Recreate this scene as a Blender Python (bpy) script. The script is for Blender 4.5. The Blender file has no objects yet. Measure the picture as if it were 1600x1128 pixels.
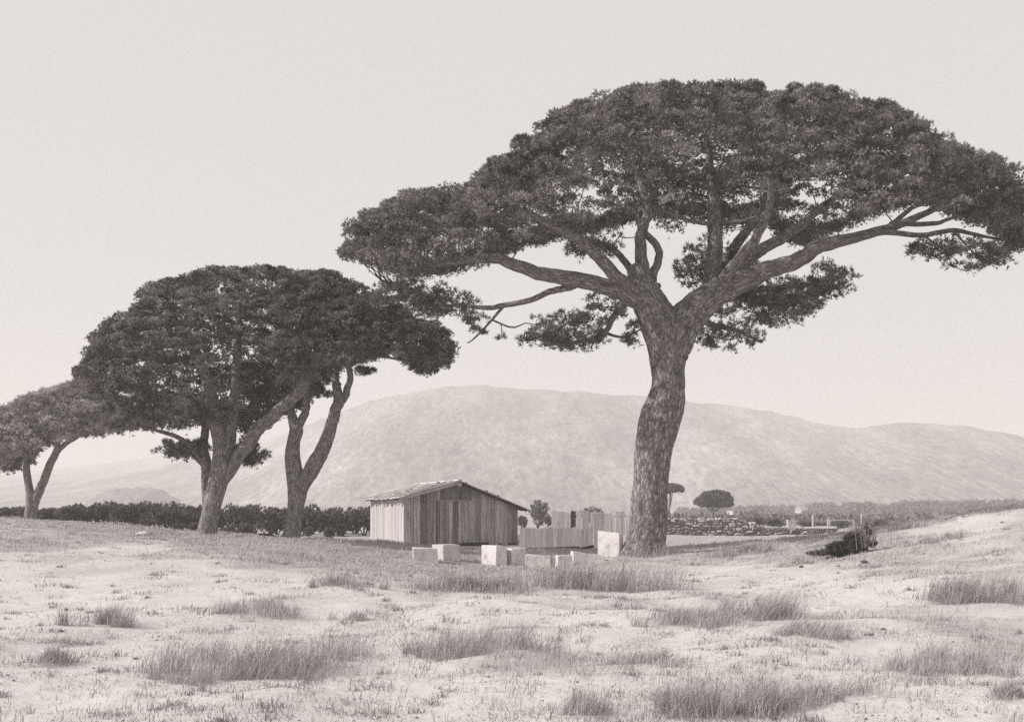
import bpy, bmesh, math, random
import numpy as np
from mathutils import Vector, Matrix

# ------------------------------------------------------------------ camera, sky, sun, exposure
S = bpy.context.scene
COL = S.collection
EYE, FPX = 1.7, 1715.0                      # eye height (m), focal length in photo pixels (photo 1600 x 1128)
cam = bpy.data.objects.new('camera', bpy.data.cameras.new('camera'))
COL.objects.link(cam)
cam.location = (0, 0, EYE)
cam.rotation_euler = (math.radians(90), 0, 0)
cam.data.sensor_width = 36.0
cam.data.lens = 36.0 * FPX / 1600.0
cam.data.shift_y = 236.0 / 1600.0           # rising front of a plate camera: horizon low, verticals upright
cam.data.clip_start, cam.data.clip_end = 0.1, 9000
S.camera = cam

SUN_EL, SUN_AZ = math.radians(32), math.radians(-98)      # azimuth from +Y (ahead) clockwise: sun on the left
wd = bpy.data.worlds.new('World')
S.world = wd
wd.use_nodes = True
nt = wd.node_tree
nt.nodes.clear()
sk = nt.nodes.new('ShaderNodeTexSky')
sk.sky_type = 'NISHITA'
sk.sun_disc = False
sk.sun_elevation, sk.sun_rotation = SUN_EL, SUN_AZ
sk.air_density, sk.dust_density, sk.ozone_density = 1.0, 4.0, 1.0
bw = nt.nodes.new('ShaderNodeRGBToBW')
mx = nt.nodes.new('ShaderNodeMix')          # a milky, nearly even sky as an old blue-sensitive plate sees it
mx.data_type = 'FLOAT'
mx.inputs[0].default_value = 0.9
mx.inputs[3].default_value = 7.0
ti = nt.nodes.new('ShaderNodeVectorMath')
ti.operation = 'MULTIPLY'
ti.inputs[1].default_value = (1.022, 0.992, 0.972)
bg = nt.nodes.new('ShaderNodeBackground')
bg.inputs['Strength'].default_value = 0.1035
wo = nt.nodes.new('ShaderNodeOutputWorld')
nt.links.new(sk.outputs[0], bw.inputs[0])
nt.links.new(bw.outputs[0], mx.inputs[2])
nt.links.new(mx.outputs[0], ti.inputs[0])
nt.links.new(ti.outputs[0], bg.inputs[0])
nt.links.new(bg.outputs[0], wo.inputs[0])

sd = bpy.data.lights.new('sun', 'SUN')
sd.energy, sd.angle, sd.color = 4.9, math.radians(0.6), (1.0, 0.975, 0.95)
sun = bpy.data.objects.new('sun', sd)
COL.objects.link(sun)
sdir = Vector((math.sin(SUN_AZ) * math.cos(SUN_EL), math.cos(SUN_AZ) * math.cos(SUN_EL), math.sin(SUN_EL)))
sun.rotation_euler = sdir.to_track_quat('Z', 'Y').to_euler()
sun.location = (-60, 10, 60)

S.view_settings.view_transform = 'Standard'
S.view_settings.look = 'None'
S.view_settings.exposure = 0.0
S.view_settings.gamma = 1.0
S.view_settings.use_curve_mapping = False
S.render.engine = 'CYCLES'
S.cycles.max_bounces = 6
S.cycles.diffuse_bounces = 3
S.cycles.transmission_bounces = 2
S.cycles.volume_bounces = 1
S.cycles.use_denoising = False

HAZE_DENSITY = 0.00092

rng = np.random.default_rng(11)
random.seed(4)


# ------------------------------------------------------------------ helpers
def at(px, py, Y):
    return np.array(((px - 800) / FPX * Y, Y, EYE + (800 - py) / FPX * Y))


def proj(P):
    P = np.asarray(P, float)
    return 800 + FPX * P[..., 0] / P[..., 1], 800 - FPX * (P[..., 2] - EYE) / P[..., 1]


def hash3(i, j, k, seed):
    n = (i * 374761393 + j * 668265263 + k * 2147483647 + seed * 144665) & 0xffffffff
    n = ((n ^ (n >> 13)) * 1274126177) & 0xffffffff
    n = ((n ^ (n >> 16)) * 2246822519) & 0xffffffff
    return ((n ^ (n >> 15)) & 0xffffff) / float(0xffffff)


def vnoise(x, y, z=0.0, seed=0):
    x, y, z = np.broadcast_arrays(np.asarray(x, float), np.asarray(y, float), np.asarray(z, float))
    i, j, k = np.floor(x).astype(np.int64), np.floor(y).astype(np.int64), np.floor(z).astype(np.int64)
    u, v, w = x - i, y - j, z - k
    u, v, w = u * u * (3 - 2 * u), v * v * (3 - 2 * v), w * w * (3 - 2 * w)
    r = 0
    for a in (0, 1):
        for b in (0, 1):
            for c in (0, 1):
                r = r + hash3(i + a, j + b, k + c, seed) * (u if a else 1 - u) * (v if b else 1 - v) * (w if c else 1 - w)
    return r * 2 - 1


def fbm(x, y, z=0.0, seed=0, octaves=4):
    r, a, f = 0, 0.5, 1.0
    for o in range(octaves):
        r = r + a * vnoise(np.asarray(x) * f, np.asarray(y) * f, np.asarray(z) * f, seed + o * 17)
        a *= 0.5
        f *= 2.03
    return r


def sstep(a, b, x):
    t = np.clip((x - a) / (b - a), 0, 1)
    return t * t * (3 - 2 * t)


def mesh_np(name, V, F, smooth=False, uv=None):
    """V (n,3), F (m,3) or (m,4)"""
    V = np.ascontiguousarray(V, dtype=np.float32)
    F = np.ascontiguousarray(F, dtype=np.int32)
    me = bpy.data.meshes.new(name)
    k = F.shape[1]
    me.vertices.add(len(V))
    me.vertices.foreach_set('co', V.ravel())
    me.loops.add(F.size)
    me.loops.foreach_set('vertex_index', F.ravel())
    me.polygons.add(len(F))
    me.polygons.foreach_set('loop_start', np.arange(0, F.size, k, dtype=np.int32))
    me.polygons.foreach_set('loop_total', np.full(len(F), k, dtype=np.int32))
    me.polygons.foreach_set('use_smooth', np.full(len(F), bool(smooth)))
    me.update(calc_edges=True)
    if uv is not None:
        l = me.uv_layers.new(name='UVMap')
        l.data.foreach_set('uv', np.ascontiguousarray(uv[F.ravel()], dtype=np.float32).ravel())
    return me


def link(name, me, mat=None, parent=None, kind=None):
    o = bpy.data.objects.new(name, me)
    COL.objects.link(o)
    if mat is not None and me is not None and not me.materials:
        me.materials.append(mat)
    if parent is not None:
        o.parent = parent
    if kind:
        o['kind'] = kind
    return o


def tag(o, label, cat, group=None):
    o['label'], o['category'] = label, cat
    if group:
        o['group'] = group
    return o


def thing(name, label, cat, loc=(0, 0, 0), rz=0.0, group=None):
    o = bpy.data.objects.new(name, None)
    COL.objects.link(o)
    o.location = [float(c) for c in loc]
    o.rotation_euler = (0, 0, rz)
    o.empty_display_size = 0.3
    return tag(o, label, cat, group)


def C(v, warm=1.0):
    """a grey of the faded warm print"""
    w = warm * (1.3 - .85 * min(v, .7))
    return (v * (1 + .07 * w), v * (1 - .018 * w), v * (1 - .034 * w), 1)


# ------------------------------------------------------------------ materials
def new_mat(name, rough=0.9):
    m = bpy.data.materials.new(name)
    m.use_nodes = True
    n = m.node_tree.nodes
    b = n['Principled BSDF']
    b.inputs['Roughness'].default_value = rough
    if 'Specular IOR Level' in b.inputs:
        b.inputs['Specular IOR Level'].default_value = 0.15
    return m, m.node_tree, b


def nd(t, typ, **kw):
    n = t.nodes.new(typ)
    for k, v in kw.items():
        if hasattr(n, k):
            setattr(n, k, v)
        else:
            n.inputs[k].default_value = v
    return n


def ramp(t, src, stops):
    r = t.nodes.new('ShaderNodeValToRGB')
    e = r.color_ramp.elements
    while len(e) < len(stops):
        e.new(0.5)
    for q, (p, v) in enumerate(stops):
        e[q].position = p
        e[q].color = C(v) if not isinstance(v, tuple) else v
    t.links.new(src, r.inputs[0])
    return r


def noise_mat(name, stops, scale=3.0, detail=6.0, coord='Object', stretch=(1, 1, 1), rand=0.0, bump=0.0, bump_scale=None, rough=0.92, distortion=0.0):
    m, t, b = new_mat(name, rough)
    tc = nd(t, 'ShaderNodeTexCoord')
    mp = nd(t, 'ShaderNodeMapping')
    mp.inputs['Scale'].default_value = stretch
    t.links.new(tc.outputs[coord], mp.inputs[0])
    no = nd(t, 'ShaderNodeTexNoise', Scale=scale, Detail=detail, Roughness=0.62, Distortion=distortion)
    t.links.new(mp.outputs[0], no.inputs['Vector'])
    r = ramp(t, no.outputs['Fac'], stops)
    out = r.outputs[0]
    if rand:
        oi = nd(t, 'ShaderNodeObjectInfo')
        ma = nd(t, 'ShaderNodeMapRange')
        ma.inputs['To Min'].default_value = 1 - rand
        ma.inputs['To Max'].default_value = 1 + rand
        t.links.new(oi.outputs['Random'], ma.inputs['Value'])
        vm = nd(t, 'ShaderNodeVectorMath', operation='SCALE')
        t.links.new(out, vm.inputs[0])
        t.links.new(ma.outputs[0], vm.inputs['Scale'])
        out = vm.outputs[0]
    t.links.new(out, b.inputs['Base Color'])
    if bump:
        n2 = nd(t, 'ShaderNodeTexNoise', Scale=bump_scale or scale * 2, Detail=8.0, Roughness=0.7)
        t.links.new(mp.outputs[0], n2.inputs['Vector'])
        bp = nd(t, 'ShaderNodeBump', Strength=bump, Distance=0.05)
        t.links.new(n2.outputs['Fac'], bp.inputs['Height'])
        t.links.new(bp.outputs[0], b.inputs['Normal'])
    return m


def foliage_mat(name, lo, hi, scale=1.2):
    """diffuse needles with a little light coming through; shoots vary in tone, contrast widened in the colour for lit and shaded clumps"""
    m, t, b = new_mat(name, 0.75)
    tc = nd(t, 'ShaderNodeTexCoord')
    no = nd(t, 'ShaderNodeTexNoise', Scale=scale, Detail=5.0, Roughness=0.7)
    t.links.new(tc.outputs['Object'], no.inputs['Vector'])
    r = ramp(t, no.outputs['Fac'], [(0.4, lo), (0.6, hi)])
    t.links.new(r.outputs[0], b.inputs['Base Color'])
    tr = nd(t, 'ShaderNodeBsdfTranslucent')
    t.links.new(r.outputs[0], tr.inputs['Color'])
    ms = nd(t, 'ShaderNodeMixShader')
    ms.inputs[0].default_value = 0.1
    t.links.new(b.outputs[0], ms.inputs[1])
    t.links.new(tr.outputs[0], ms.inputs[2])
    t.links.new(ms.outputs[0], t.nodes['Material Output'].inputs[0])
    return m


def bark_mat(name, dark, mid, light, su=1.0):
    """scaly pine bark: long plates parted by dark fissures that wind round the stem"""
    m, t, b = new_mat(name, 0.95)
    uv = nd(t, 'ShaderNodeUVMap')
    mp = nd(t, 'ShaderNodeMapping')
    mp.inputs['Scale'].default_value = (7.5 * su, 3.0 * su, 1)
    mp.inputs['Rotation'].default_value = (0, 0, math.radians(7))
    t.links.new(uv.outputs[0], mp.inputs[0])
    dn = nd(t, 'ShaderNodeTexNoise', Scale=0.7, Detail=8.0, Roughness=0.75)
    t.links.new(mp.outputs[0], dn.inputs['Vector'])
    ds = nd(t, 'ShaderNodeVectorMath', operation='SCALE')
    ds.inputs['Scale'].default_value = 3.2
    t.links.new(dn.outputs['Color'], ds.inputs[0])
    mxv = nd(t, 'ShaderNodeMixRGB', blend_type='ADD')
    mxv.inputs[0].default_value = 1.0
    t.links.new(mp.outputs[0], mxv.inputs[1])
    t.links.new(ds.outputs[0], mxv.inputs[2])
    vo = nd(t, 'ShaderNodeTexVoronoi', feature='DISTANCE_TO_EDGE', Scale=1.0)
    t.links.new(mxv.outputs[0], vo.inputs['Vector'])
    r1 = ramp(t, vo.outputs['Distance'], [(0.0, dark), (0.22, mid), (0.6, light)])
    n2 = nd(t, 'ShaderNodeTexNoise', Scale=4.0, Detail=7.0, Roughness=0.75)
    t.links.new(mp.outputs[0], n2.inputs['Vector'])
    r2 = ramp(t, n2.outputs['Fac'], [(0.3, (0.4, 0.4, 0.4, 1)), (0.66, (1.35, 1.35, 1.35, 1))])
    mu = nd(t, 'ShaderNodeMixRGB', blend_type='MULTIPLY')
    mu.inputs[0].default_value = 1.0
    t.links.new(r1.outputs[0], mu.inputs[1])
    t.links.new(r2.outputs[0], mu.inputs[2])
    n3 = nd(t, 'ShaderNodeTexNoise', Scale=.55, Detail=5.0, Roughness=.65)
    t.links.new(mp.outputs[0], n3.inputs['Vector'])
    r3 = ramp(t, n3.outputs['Fac'], [(.36, (.6, .6, .6, 1)), (.62, (1.1, 1.1, 1.1, 1))])
    mu2 = nd(t, 'ShaderNodeMixRGB', blend_type='MULTIPLY')
    mu2.inputs[0].default_value = 1.0
    t.links.new(mu.outputs[0], mu2.inputs[1])
    t.links.new(r3.outputs[0], mu2.inputs[2])
    t.links.new(mu2.outputs[0], b.inputs['Base Color'])
    ad = nd(t, 'ShaderNodeMath', operation='MULTIPLY_ADD')
    t.links.new(n2.outputs['Fac'], ad.inputs[0])
    ad.inputs[1].default_value = 0.35
    t.links.new(vo.outputs['Distance'], ad.inputs[2])
    bp = nd(t, 'ShaderNodeBump', Strength=0.6, Distance=0.05)
    t.links.new(ad.outputs[0], bp.inputs['Height'])
    t.links.new(bp.outputs[0], b.inputs['Normal'])
    return m


M = {}
M['needles'] = foliage_mat('pine_needles', 0.05, 0.32, 1.25)
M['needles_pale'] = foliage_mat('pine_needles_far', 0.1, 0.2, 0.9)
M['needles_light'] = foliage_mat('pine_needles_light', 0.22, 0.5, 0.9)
M['scrub'] = foliage_mat('scrub_leaves', 0.08, 0.22, 1.5)
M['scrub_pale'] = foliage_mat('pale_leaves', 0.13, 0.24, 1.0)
M['dark_scrub'] = foliage_mat('dark_heath', 0.03, 0.12, 3.5)
M['bark'] = bark_mat('pine_bark', 0.1, 0.36, 0.6)
M['bark_small'] = bark_mat('pine_bark_small', 0.15, 0.42, 0.66, 1.4)
M['twig'] = noise_mat('twig_bark', [(0.3, 0.05), (0.7, 0.11)], scale=4)
M['herb'] = noise_mat('grey_herb', [(0.3, 0.16), (0.7, 0.36)], scale=0.8)
M['litter'] = noise_mat('dry_litter', [(0.3, 0.1), (0.7, 0.25)], scale=3)
M['grass'] = noise_mat('dry_grass', [(0.3, 0.3), (0.7, 0.52)], scale=1.4, rand=0.1)
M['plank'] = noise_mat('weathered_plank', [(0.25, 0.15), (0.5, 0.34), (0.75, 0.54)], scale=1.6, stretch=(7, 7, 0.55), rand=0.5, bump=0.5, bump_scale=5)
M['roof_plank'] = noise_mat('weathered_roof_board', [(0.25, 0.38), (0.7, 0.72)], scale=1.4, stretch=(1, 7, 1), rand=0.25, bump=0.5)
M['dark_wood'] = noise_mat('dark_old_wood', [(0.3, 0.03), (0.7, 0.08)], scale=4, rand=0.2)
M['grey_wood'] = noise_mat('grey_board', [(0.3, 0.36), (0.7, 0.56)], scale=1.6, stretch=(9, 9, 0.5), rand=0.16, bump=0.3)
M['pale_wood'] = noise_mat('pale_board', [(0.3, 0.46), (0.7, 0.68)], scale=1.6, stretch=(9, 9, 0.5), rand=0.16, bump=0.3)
M['sun_plank'] = noise_mat('sunlit_wall_plank', [(0.3, 0.38), (0.7, 0.56)], scale=1.6, stretch=(9, 9, 0.5), rand=0.14, bump=0.4)  # lighter copy of the plank colour, sunlight on the left wall put into it
M['white_stone'] = noise_mat('white_cut_stone', [(0.28, 0.3), (0.45, 0.58), (0.7, 0.7)], scale=3.0, rand=0.12, bump=0.6, bump_scale=9)
M['white_paint'] = noise_mat('lime_whitewash', [(0.25, 0.42), (0.7, 0.56)], scale=2.0, rand=0.05)
M['field_stone'] = noise_mat('field_stone', [(0.25, 0.18), (0.7, 0.48)], scale=2.0, rand=0.5, bump=0.5)
M['dark_stone'] = noise_mat('dark_pebble', [(0.3, 0.05), (0.7, 0.1)], scale=6)
M['wall_core'] = noise_mat('wall_earth', [(0.3, 0.12), (0.7, 0.2)], scale=3)
M['tile'] = noise_mat('old_roof_tile', [(0.3, 0.32), (0.7, 0.44)], scale=2)
M['glass'] = noise_mat('dim_window_glass', [(0.3, 0.03), (0.7, 0.05)], scale=2, rough=0.15)

# ------------------------------------------------------------------ ground shape (a low dune field)
_cp = []
for X in (-12, -7, -3, 0, 3, 7, 12):
    for Y in (3, 8, 13, 18):
        _cp.append((X, Y, 0.05 * math.sin(X * .7 + Y * .5)))
for px, py, Y in [(100, 893, 26), (400, 893, 27), (700, 908, 27), (1000, 905, 29), (1250, 896, 28), (1500, 885, 25), (1700, 880, 22),
                  (-200, 835, 33), (20, 842, 36), (200, 846, 36), (400, 856, 36), (600, 863, 38), (720, 878, 38), (850, 884, 38), (1005, 868, 40),
                  (1100, 868, 38), (1180, 864, 37), (1280, 866, 33), (1360, 842, 34), (1480, 812, 34), (1600, 788, 34), (1750, 775, 34),
                  (-250, 800, 50), (0, 812, 50), (150, 818, 48), (300, 838, 46), (325, 840, 44), (455, 839, 44), (560, 849, 52),
                  (45, 814, 62), (100, 812, 72), (300, 832, 75), (500, 838, 75), (-200, 806, 72),
                  (632, 851, 58), (808, 849, 60), (580, 848, 65.5), (760, 838, 66), (812, 857, 57), (940, 857, 57),
                  (870, 833, 72), (980, 833, 72), (1040, 838, 77), (1160, 838, 77), (1300, 836, 77), (1400, 836, 77), (1600, 834, 75),
                  (1150, 852, 56), (1300, 848, 56), (1600, 828, 56)]:
    p = at(px, py, Y)
    _cp.append(tuple(p))
for X in (-70, -40, 0, 40, 70):
    _cp.append((X, 100, 0.1))
    _cp.append((X, 130, 0.0))
for Y in (5, 20):
    _cp += [(-30, Y, .3), (30, Y, .4)]
_cp += [(-50, 45, 1.0), (50, 40, 1.6), (50, 70, .3), (-50, 75, .9)]
_cp = np.array(_cp)


def _phi(r2):
    return np.sqrt(r2 + 9.0)


_n = len(_cp)
_D = ((_cp[:, None, :2] - _cp[None, :, :2]) ** 2).sum(-1)
_A = np.zeros((_n + 1, _n + 1))
_A[:_n, :_n] = _phi(_D) - 0.6 * np.eye(_n)
_A[:_n, _n] = _A[_n, :_n] = 1
_W = np.linalg.solve(_A, np.append(_cp[:, 2], 0))


def ground_z(X, Y):
    X, Y = np.asarray(X, float), np.asarray(Y, float)
    sh = np.broadcast(X, Y).shape
    x, y = np.broadcast_to(X, sh).ravel(), np.broadcast_to(Y, sh).ravel()
    xc, yc = np.clip(x, -70, 70), np.clip(y, 2, 130)
    z = np.empty(len(x))
    for s in range(0, len(x), 20000):
        e = s + 20000
        r2 = (xc[s:e, None] - _cp[None, :, 0]) ** 2 + (yc[s:e, None] - _cp[None, :, 1]) ** 2
        z[s:e] = _phi(r2) @ _W[:_n] + _W[_n]
    f = (1 - sstep(60, 115, np.abs(x))) * (1 - sstep(95, 130, y))
    z = z * f
    near = (1 - sstep(70, 120, y)) * (1 - sstep(60, 100, np.abs(x)))
    z = z + near * (0.16 * fbm(x / 4.0, y / 4.0, 0, 3, 3) + 0.1 * fbm(x / 1.1, y / 1.0, 0, 9, 4))
    return z.reshape(sh)


def gz(x, y):
    return float(ground_z(np.array([x]), np.array([y]))[0])


_Yr = np.concatenate([np.arange(5, 60, 0.15), np.arange(60, 130, 0.5)])


def ground_at(px, py):
    """where the sight line of a photo pixel meets the ground"""
    X = (px - 800) / FPX * _Yr
    Zr = EYE + (800 - py) / FPX * _Yr
    d = Zr - ground_z(X, _Yr)
    k = np.argmax(d <= 0) if (d <= 0).any() else len(_Yr) - 1
    return np.array((X[k], _Yr[k], gz(X[k], _Yr[k])))


def axis(lo, hi, step, far_lo, far_hi, g=1.13):
    a = list(np.arange(lo, hi + 1e-6, step))
    s, v = step, a[-1]
    while v < far_hi:
        s *= g
        v += s
        a.append(v)
    s, v = step, a[0]
    while v > far_lo:
        s *= g
        v -= s
        a.insert(0, v)
    return np.array(a)


gx = axis(-22, 22, 0.22, -2600, 2600)
gy = axis(6, 62, 0.22, -60, 3200)
GX, GY = np.meshgrid(gx, gy)
GZ = ground_z(GX, GY)
V = np.stack([GX.ravel(), GY.ravel(), GZ.ravel()], 1)
nx, ny = len(gx), len(gy)
I = np.arange(nx * ny).reshape(ny, nx)
F = np.stack([I[:-1, :-1].ravel(), I[:-1, 1:].ravel(), I[1:, 1:].ravel(), I[1:, :-1].ravel()], 1)

# bare sand where nothing grows (photo places of the blown patches)
_bare = []
for px, py, rw, rh in [(60, 960, 160, 90), (1140, 892, 100, 20), (1370, 985, 65, 50), (300, 1105, 420, 40), (620, 1045, 70, 40),
                       (560, 1090, 260, 40), (1330, 920, 110, 25), (1180, 1030, 130, 25), (900, 985, 60, 25), (250, 905, 180, 18),
                       (700, 955, 60, 22), (1450, 1100, 100, 25), (560, 940, 40, 25), (1010, 1080, 60, 25), (1480, 825, 60, 12), (180, 860, 60, 14)]:
    c = ground_at(px, py)
    d1, d2 = ground_at(px, py - rh), ground_at(px, min(py + rh, 1200))
    _bare.append((c[0], c[1], rw / FPX * c[1], max(0.5, abs(d1[1] - d2[1]) * 0.5)))


def cover(x, y):
    """0 bare sand .. 1 thick dry turf"""
    n = 0.5 + 0.62 * fbm(x / 3.1, y / 4.2, 0, 41, 4) + 0.35 * fbm(x / 0.8, y / 0.9, 0, 77, 3)
    n = n + 0.42 * sstep(24, 33, y) * (1 - 0.35 * sstep(9, 13, x)) - 0.03 - 0.12 * (1 - sstep(9, 13, y))
    for bx, by, rx, ry in _bare:
        d = ((x - bx) / rx) ** 2 + ((y - by) / ry) ** 2
        n = n - 0.75 * np.exp(-d * 0.9)
    n = n + 0.8 * sstep(58, 66, y) * (1 - 0.5 * sstep(300, 600, y))
    return np.clip(sstep(0.25, 0.85, n), 0, 1)


me = mesh_np('ground', V, F, smooth=True)
ca = me.attributes.new('turf', 'FLOAT', 'POINT')
ca.data.foreach_set('value', cover(V[:, 0], V[:, 1]).astype(np.float32))


def ground_material():
    m, t, b = new_mat('dune_sand', 0.98)
    tc = nd(t, 'ShaderNodeTexCoord')
    n1 = nd(t, 'ShaderNodeTexNoise', Scale=0.35, Detail=8.0, Roughness=0.65)
    t.links.new(tc.outputs['Object'], n1.inputs['Vector'])
    sand = ramp(t, n1.outputs['Fac'], [(0.3, 0.5), (0.7, 0.64)])
    n2 = nd(t, 'ShaderNodeTexNoise', Scale=7.0, Detail=8.0, Roughness=0.8)
    t.links.new(tc.outputs['Object'], n2.inputs['Vector'])
    sp = ramp(t, n2.outputs['Fac'], [(0.34, (0.62, 0.62, 0.62, 1)), (0.52, (1, 1, 1, 1))])
    mu = nd(t, 'ShaderNodeMixRGB', blend_type='MULTIPLY')
    mu.inputs[0].default_value = 0.7
    t.links.new(sand.outputs[0], mu.inputs[1])
    t.links.new(sp.outputs[0], mu.inputs[2])
    n3 = nd(t, 'ShaderNodeTexNoise', Scale=3.0, Detail=9.0, Roughness=0.8)
    t.links.new(tc.outputs['Object'], n3.inputs['Vector'])
    turf = ramp(t, n3.outputs['Fac'], [(0.3, 0.17), (0.7, 0.4)])
    at_ = nd(t, 'ShaderNodeAttribute', attribute_name='turf')
    mm = nd(t, 'ShaderNodeMath', operation='MULTIPLY')
    mm.inputs[1].default_value = 0.66
    t.links.new(at_.outputs['Fac'], mm.inputs[0])
    mx_ = nd(t, 'ShaderNodeMixRGB')
    t.links.new(mm.outputs[0], mx_.inputs[0])
    t.links.new(mu.outputs[0], mx_.inputs[1])
    t.links.new(turf.outputs[0], mx_.inputs[2])
    t.links.new(mx_.outputs[0], b.inputs['Base Color'])
    n4 = nd(t, 'ShaderNodeTexNoise', Scale=2.6, Detail=10.0, Roughness=0.72)
    t.links.new(tc.outputs['Object'], n4.inputs['Vector'])
    bp = nd(t, 'ShaderNodeBump', Strength=0.45, Distance=0.09)
    t.links.new(n4.outputs['Fac'], bp.inputs['Height'])
    t.links.new(bp.outputs[0], b.inputs['Normal'])
    return m


link('ground', me, ground_material(), kind='structure')

# ------------------------------------------------------------------ hills
def hill_material():
    """woods and pale rock, some haze put into their colour: soft blotches with a fine grain of crowns"""
    m, t, b = new_mat('wooded_hillside', 1.0)
    tc = nd(t, 'ShaderNodeTexCoord')
    mp = nd(t, 'ShaderNodeMapping')
    mp.inputs['Scale'].default_value = (1, .02, 1)
    t.links.new(tc.outputs['Object'], mp.inputs[0])
    a = nd(t, 'ShaderNodeTexNoise', Scale=.016, Detail=4.0, Roughness=.55)
    f = nd(t, 'ShaderNodeTexNoise', Scale=.24, Detail=9.0, Roughness=.8)
    t.links.new(mp.outputs[0], a.inputs['Vector'])
    t.links.new(mp.outputs[0], f.inputs['Vector'])
    mm = nd(t, 'ShaderNodeMath', operation='MULTIPLY_ADD')
    t.links.new(f.outputs['Fac'], mm.inputs[0])
    mm.inputs[1].default_value = 1.7
    t.links.new(a.outputs['Fac'], mm.inputs[2])
    r = ramp(t, mm.outputs[0], [(.75, .08), (1.05, .25), (1.4, .5)])
    for e, p in zip(r.color_ramp.elements, (.0, .5, 1.0)):
        e.position = p
    mr = nd(t, 'ShaderNodeMapRange')
    mr.inputs['From Min'].default_value = 1.0
    mr.inputs['From Max'].default_value = 1.7
    t.links.new(mm.outputs[0], mr.inputs['Value'])
    t.links.new(mr.outputs[0], r.inputs[0])
    t.links.new(r.outputs[0], b.inputs['Base Color'])
    return m


rp = np.array([(-1500, 760), (-400, 745), (0, 742), (120, 730), (250, 712), (400, 690), (480, 664), (540, 640), (600, 622), (640, 612), (700, 606), (760, 602), (830, 607),
               (900, 611), (980, 616), (1050, 625), (1100, 629), (1150, 634), (1210, 645), (1260, 656), (1310, 667), (1335, 670), (1380, 663), (1430, 661),
               (1500, 666), (1560, 676), (1600, 684), (1800, 715), (2600, 750)], float)
hu = np.linspace(-0.95, 0.95, 300)                     # X / Y
pxs = 800 + FPX * hu
Yridge = 1050 + 1250 * (1 - sstep(150, 620, pxs))
hr = EYE + (800 - np.interp(pxs, rp[:, 0], rp[:, 1])) / FPX * Yridge
s = np.concatenate([np.linspace(0, 1, 90), np.linspace(1.03, 1.35, 14)])
SS, HU = np.meshgrid(s, hu, indexing='ij')
YR, HR = np.broadcast_to(Yridge, SS.shape), np.broadcast_to(hr, SS.shape)
HYa = 620 + (YR - 620) * SS
HX = HU * HYa
rise = np.where(SS <= 1, np.clip(SS, 0, 1) ** 0.9, 1 - (SS - 1) * 1.2)
HZ = -2 + (HR + 2) * rise
fold = fbm(HX / 120.0, HYa / 170.0, 0, 21, 4)
HZ = HZ + 13 * fold * np.clip(SS, 0, 1) * np.clip((1.0 - SS) * 4, 0, 1) * np.clip(HR / 90, 0.2, 1) + 3.2 * fbm(HX / 16.0, HYa / 16.0, 0, 5, 3) * np.clip(SS * 4, 0, 1)
I = np.arange(SS.size).reshape(SS.shape)
F = np.stack([I[:-1, :-1].ravel(), I[:-1, 1:].ravel(), I[1:, 1:].ravel(), I[1:, :-1].ravel()], 1)
me = mesh_np('hills', np.stack([HX.ravel(), HYa.ravel(), HZ.ravel()], 1), F, smooth=True)
link('hills', me, hill_material(), kind='structure')

# a low wooded knoll far off on the left
kx, ky = np.meshgrid(np.linspace(-1, 1, 60), np.linspace(-1, 1, 40))
kc = at(212, 800, 720)
KZ = np.clip(1 - kx ** 2 - ky ** 2, -0.05, 1) ** 1.0
KZ = np.where(KZ > 0, np.sqrt(np.clip(KZ, 0, 1)), KZ)
KX, KY = kc[0] + kx * 34, kc[1] + ky * 40
KZZ = -1 + KZ * 18.5 + np.clip(KZ, 0, 1) * 3.5 * fbm(KX / 7.0, KY / 7.0, 0, 66, 3)
I = np.arange(kx.size).reshape(kx.shape)
F = np.stack([I[:-1, :-1].ravel(), I[:-1, 1:].ravel(), I[1:, 1:].ravel(), I[1:, :-1].ravel()], 1)
link('hill', mesh_np('hill', np.stack([KX.ravel(), KY.ravel(), KZZ.ravel()], 1), F, smooth=True),
     noise_mat('wooded_knoll', [(0.35, 0.12), (0.65, 0.26)], scale=0.2, detail=8), kind='structure')

# ------------------------------------------------------------------ haze
hb = bmesh.new()
bmesh.ops.create_cube(hb, size=1.0)
me = bpy.data.meshes.new('haze')
hb.to_mesh(me)
hb.free()
hz = link('haze', me, None, kind='stuff')
hz.scale = (6000, 3700, 152)
hz.location = (0, 1690, 72)
hm = bpy.data.materials.new('haze')
hm.use_nodes = True
ht = hm.node_tree
ht.nodes.clear()
pv = ht.nodes.new('ShaderNodeVolumePrincipled')
pv.inputs['Color'].default_value = (0.965, 0.935, 0.915, 1)
pv.inputs['Density'].default_value = HAZE_DENSITY
ho = ht.nodes.new('ShaderNodeOutputMaterial')
ht.links.new(pv.outputs[0], ho.inputs['Volume'])
me.materials.append(hm)


# ------------------------------------------------------------------ trees
def spline(P, n):
    """Catmull-Rom through rows of P, about n samples"""
    P = np.asarray(P, float)
    if len(P) == 2:
        return P[0] + (P[1] - P[0]) * np.linspace(0, 1, n)[:, None]
    Q = np.vstack([2 * P[0] - P[1], P, 2 * P[-1] - P[-2]])
    seg = len(P) - 1
    t = np.linspace(0, seg, n)
    i = np.minimum(t.astype(int), seg - 1)
    u = (t - i)[:, None]
    a, b, c, d = Q[i], Q[i + 1], Q[i + 2], Q[i + 3]
    return 0.5 * ((2 * b) + (c - a) * u + (2 * a - 5 * b + 4 * c - d) * u * u + (3 * b - a - 3 * c + d) * u ** 3)


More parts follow.
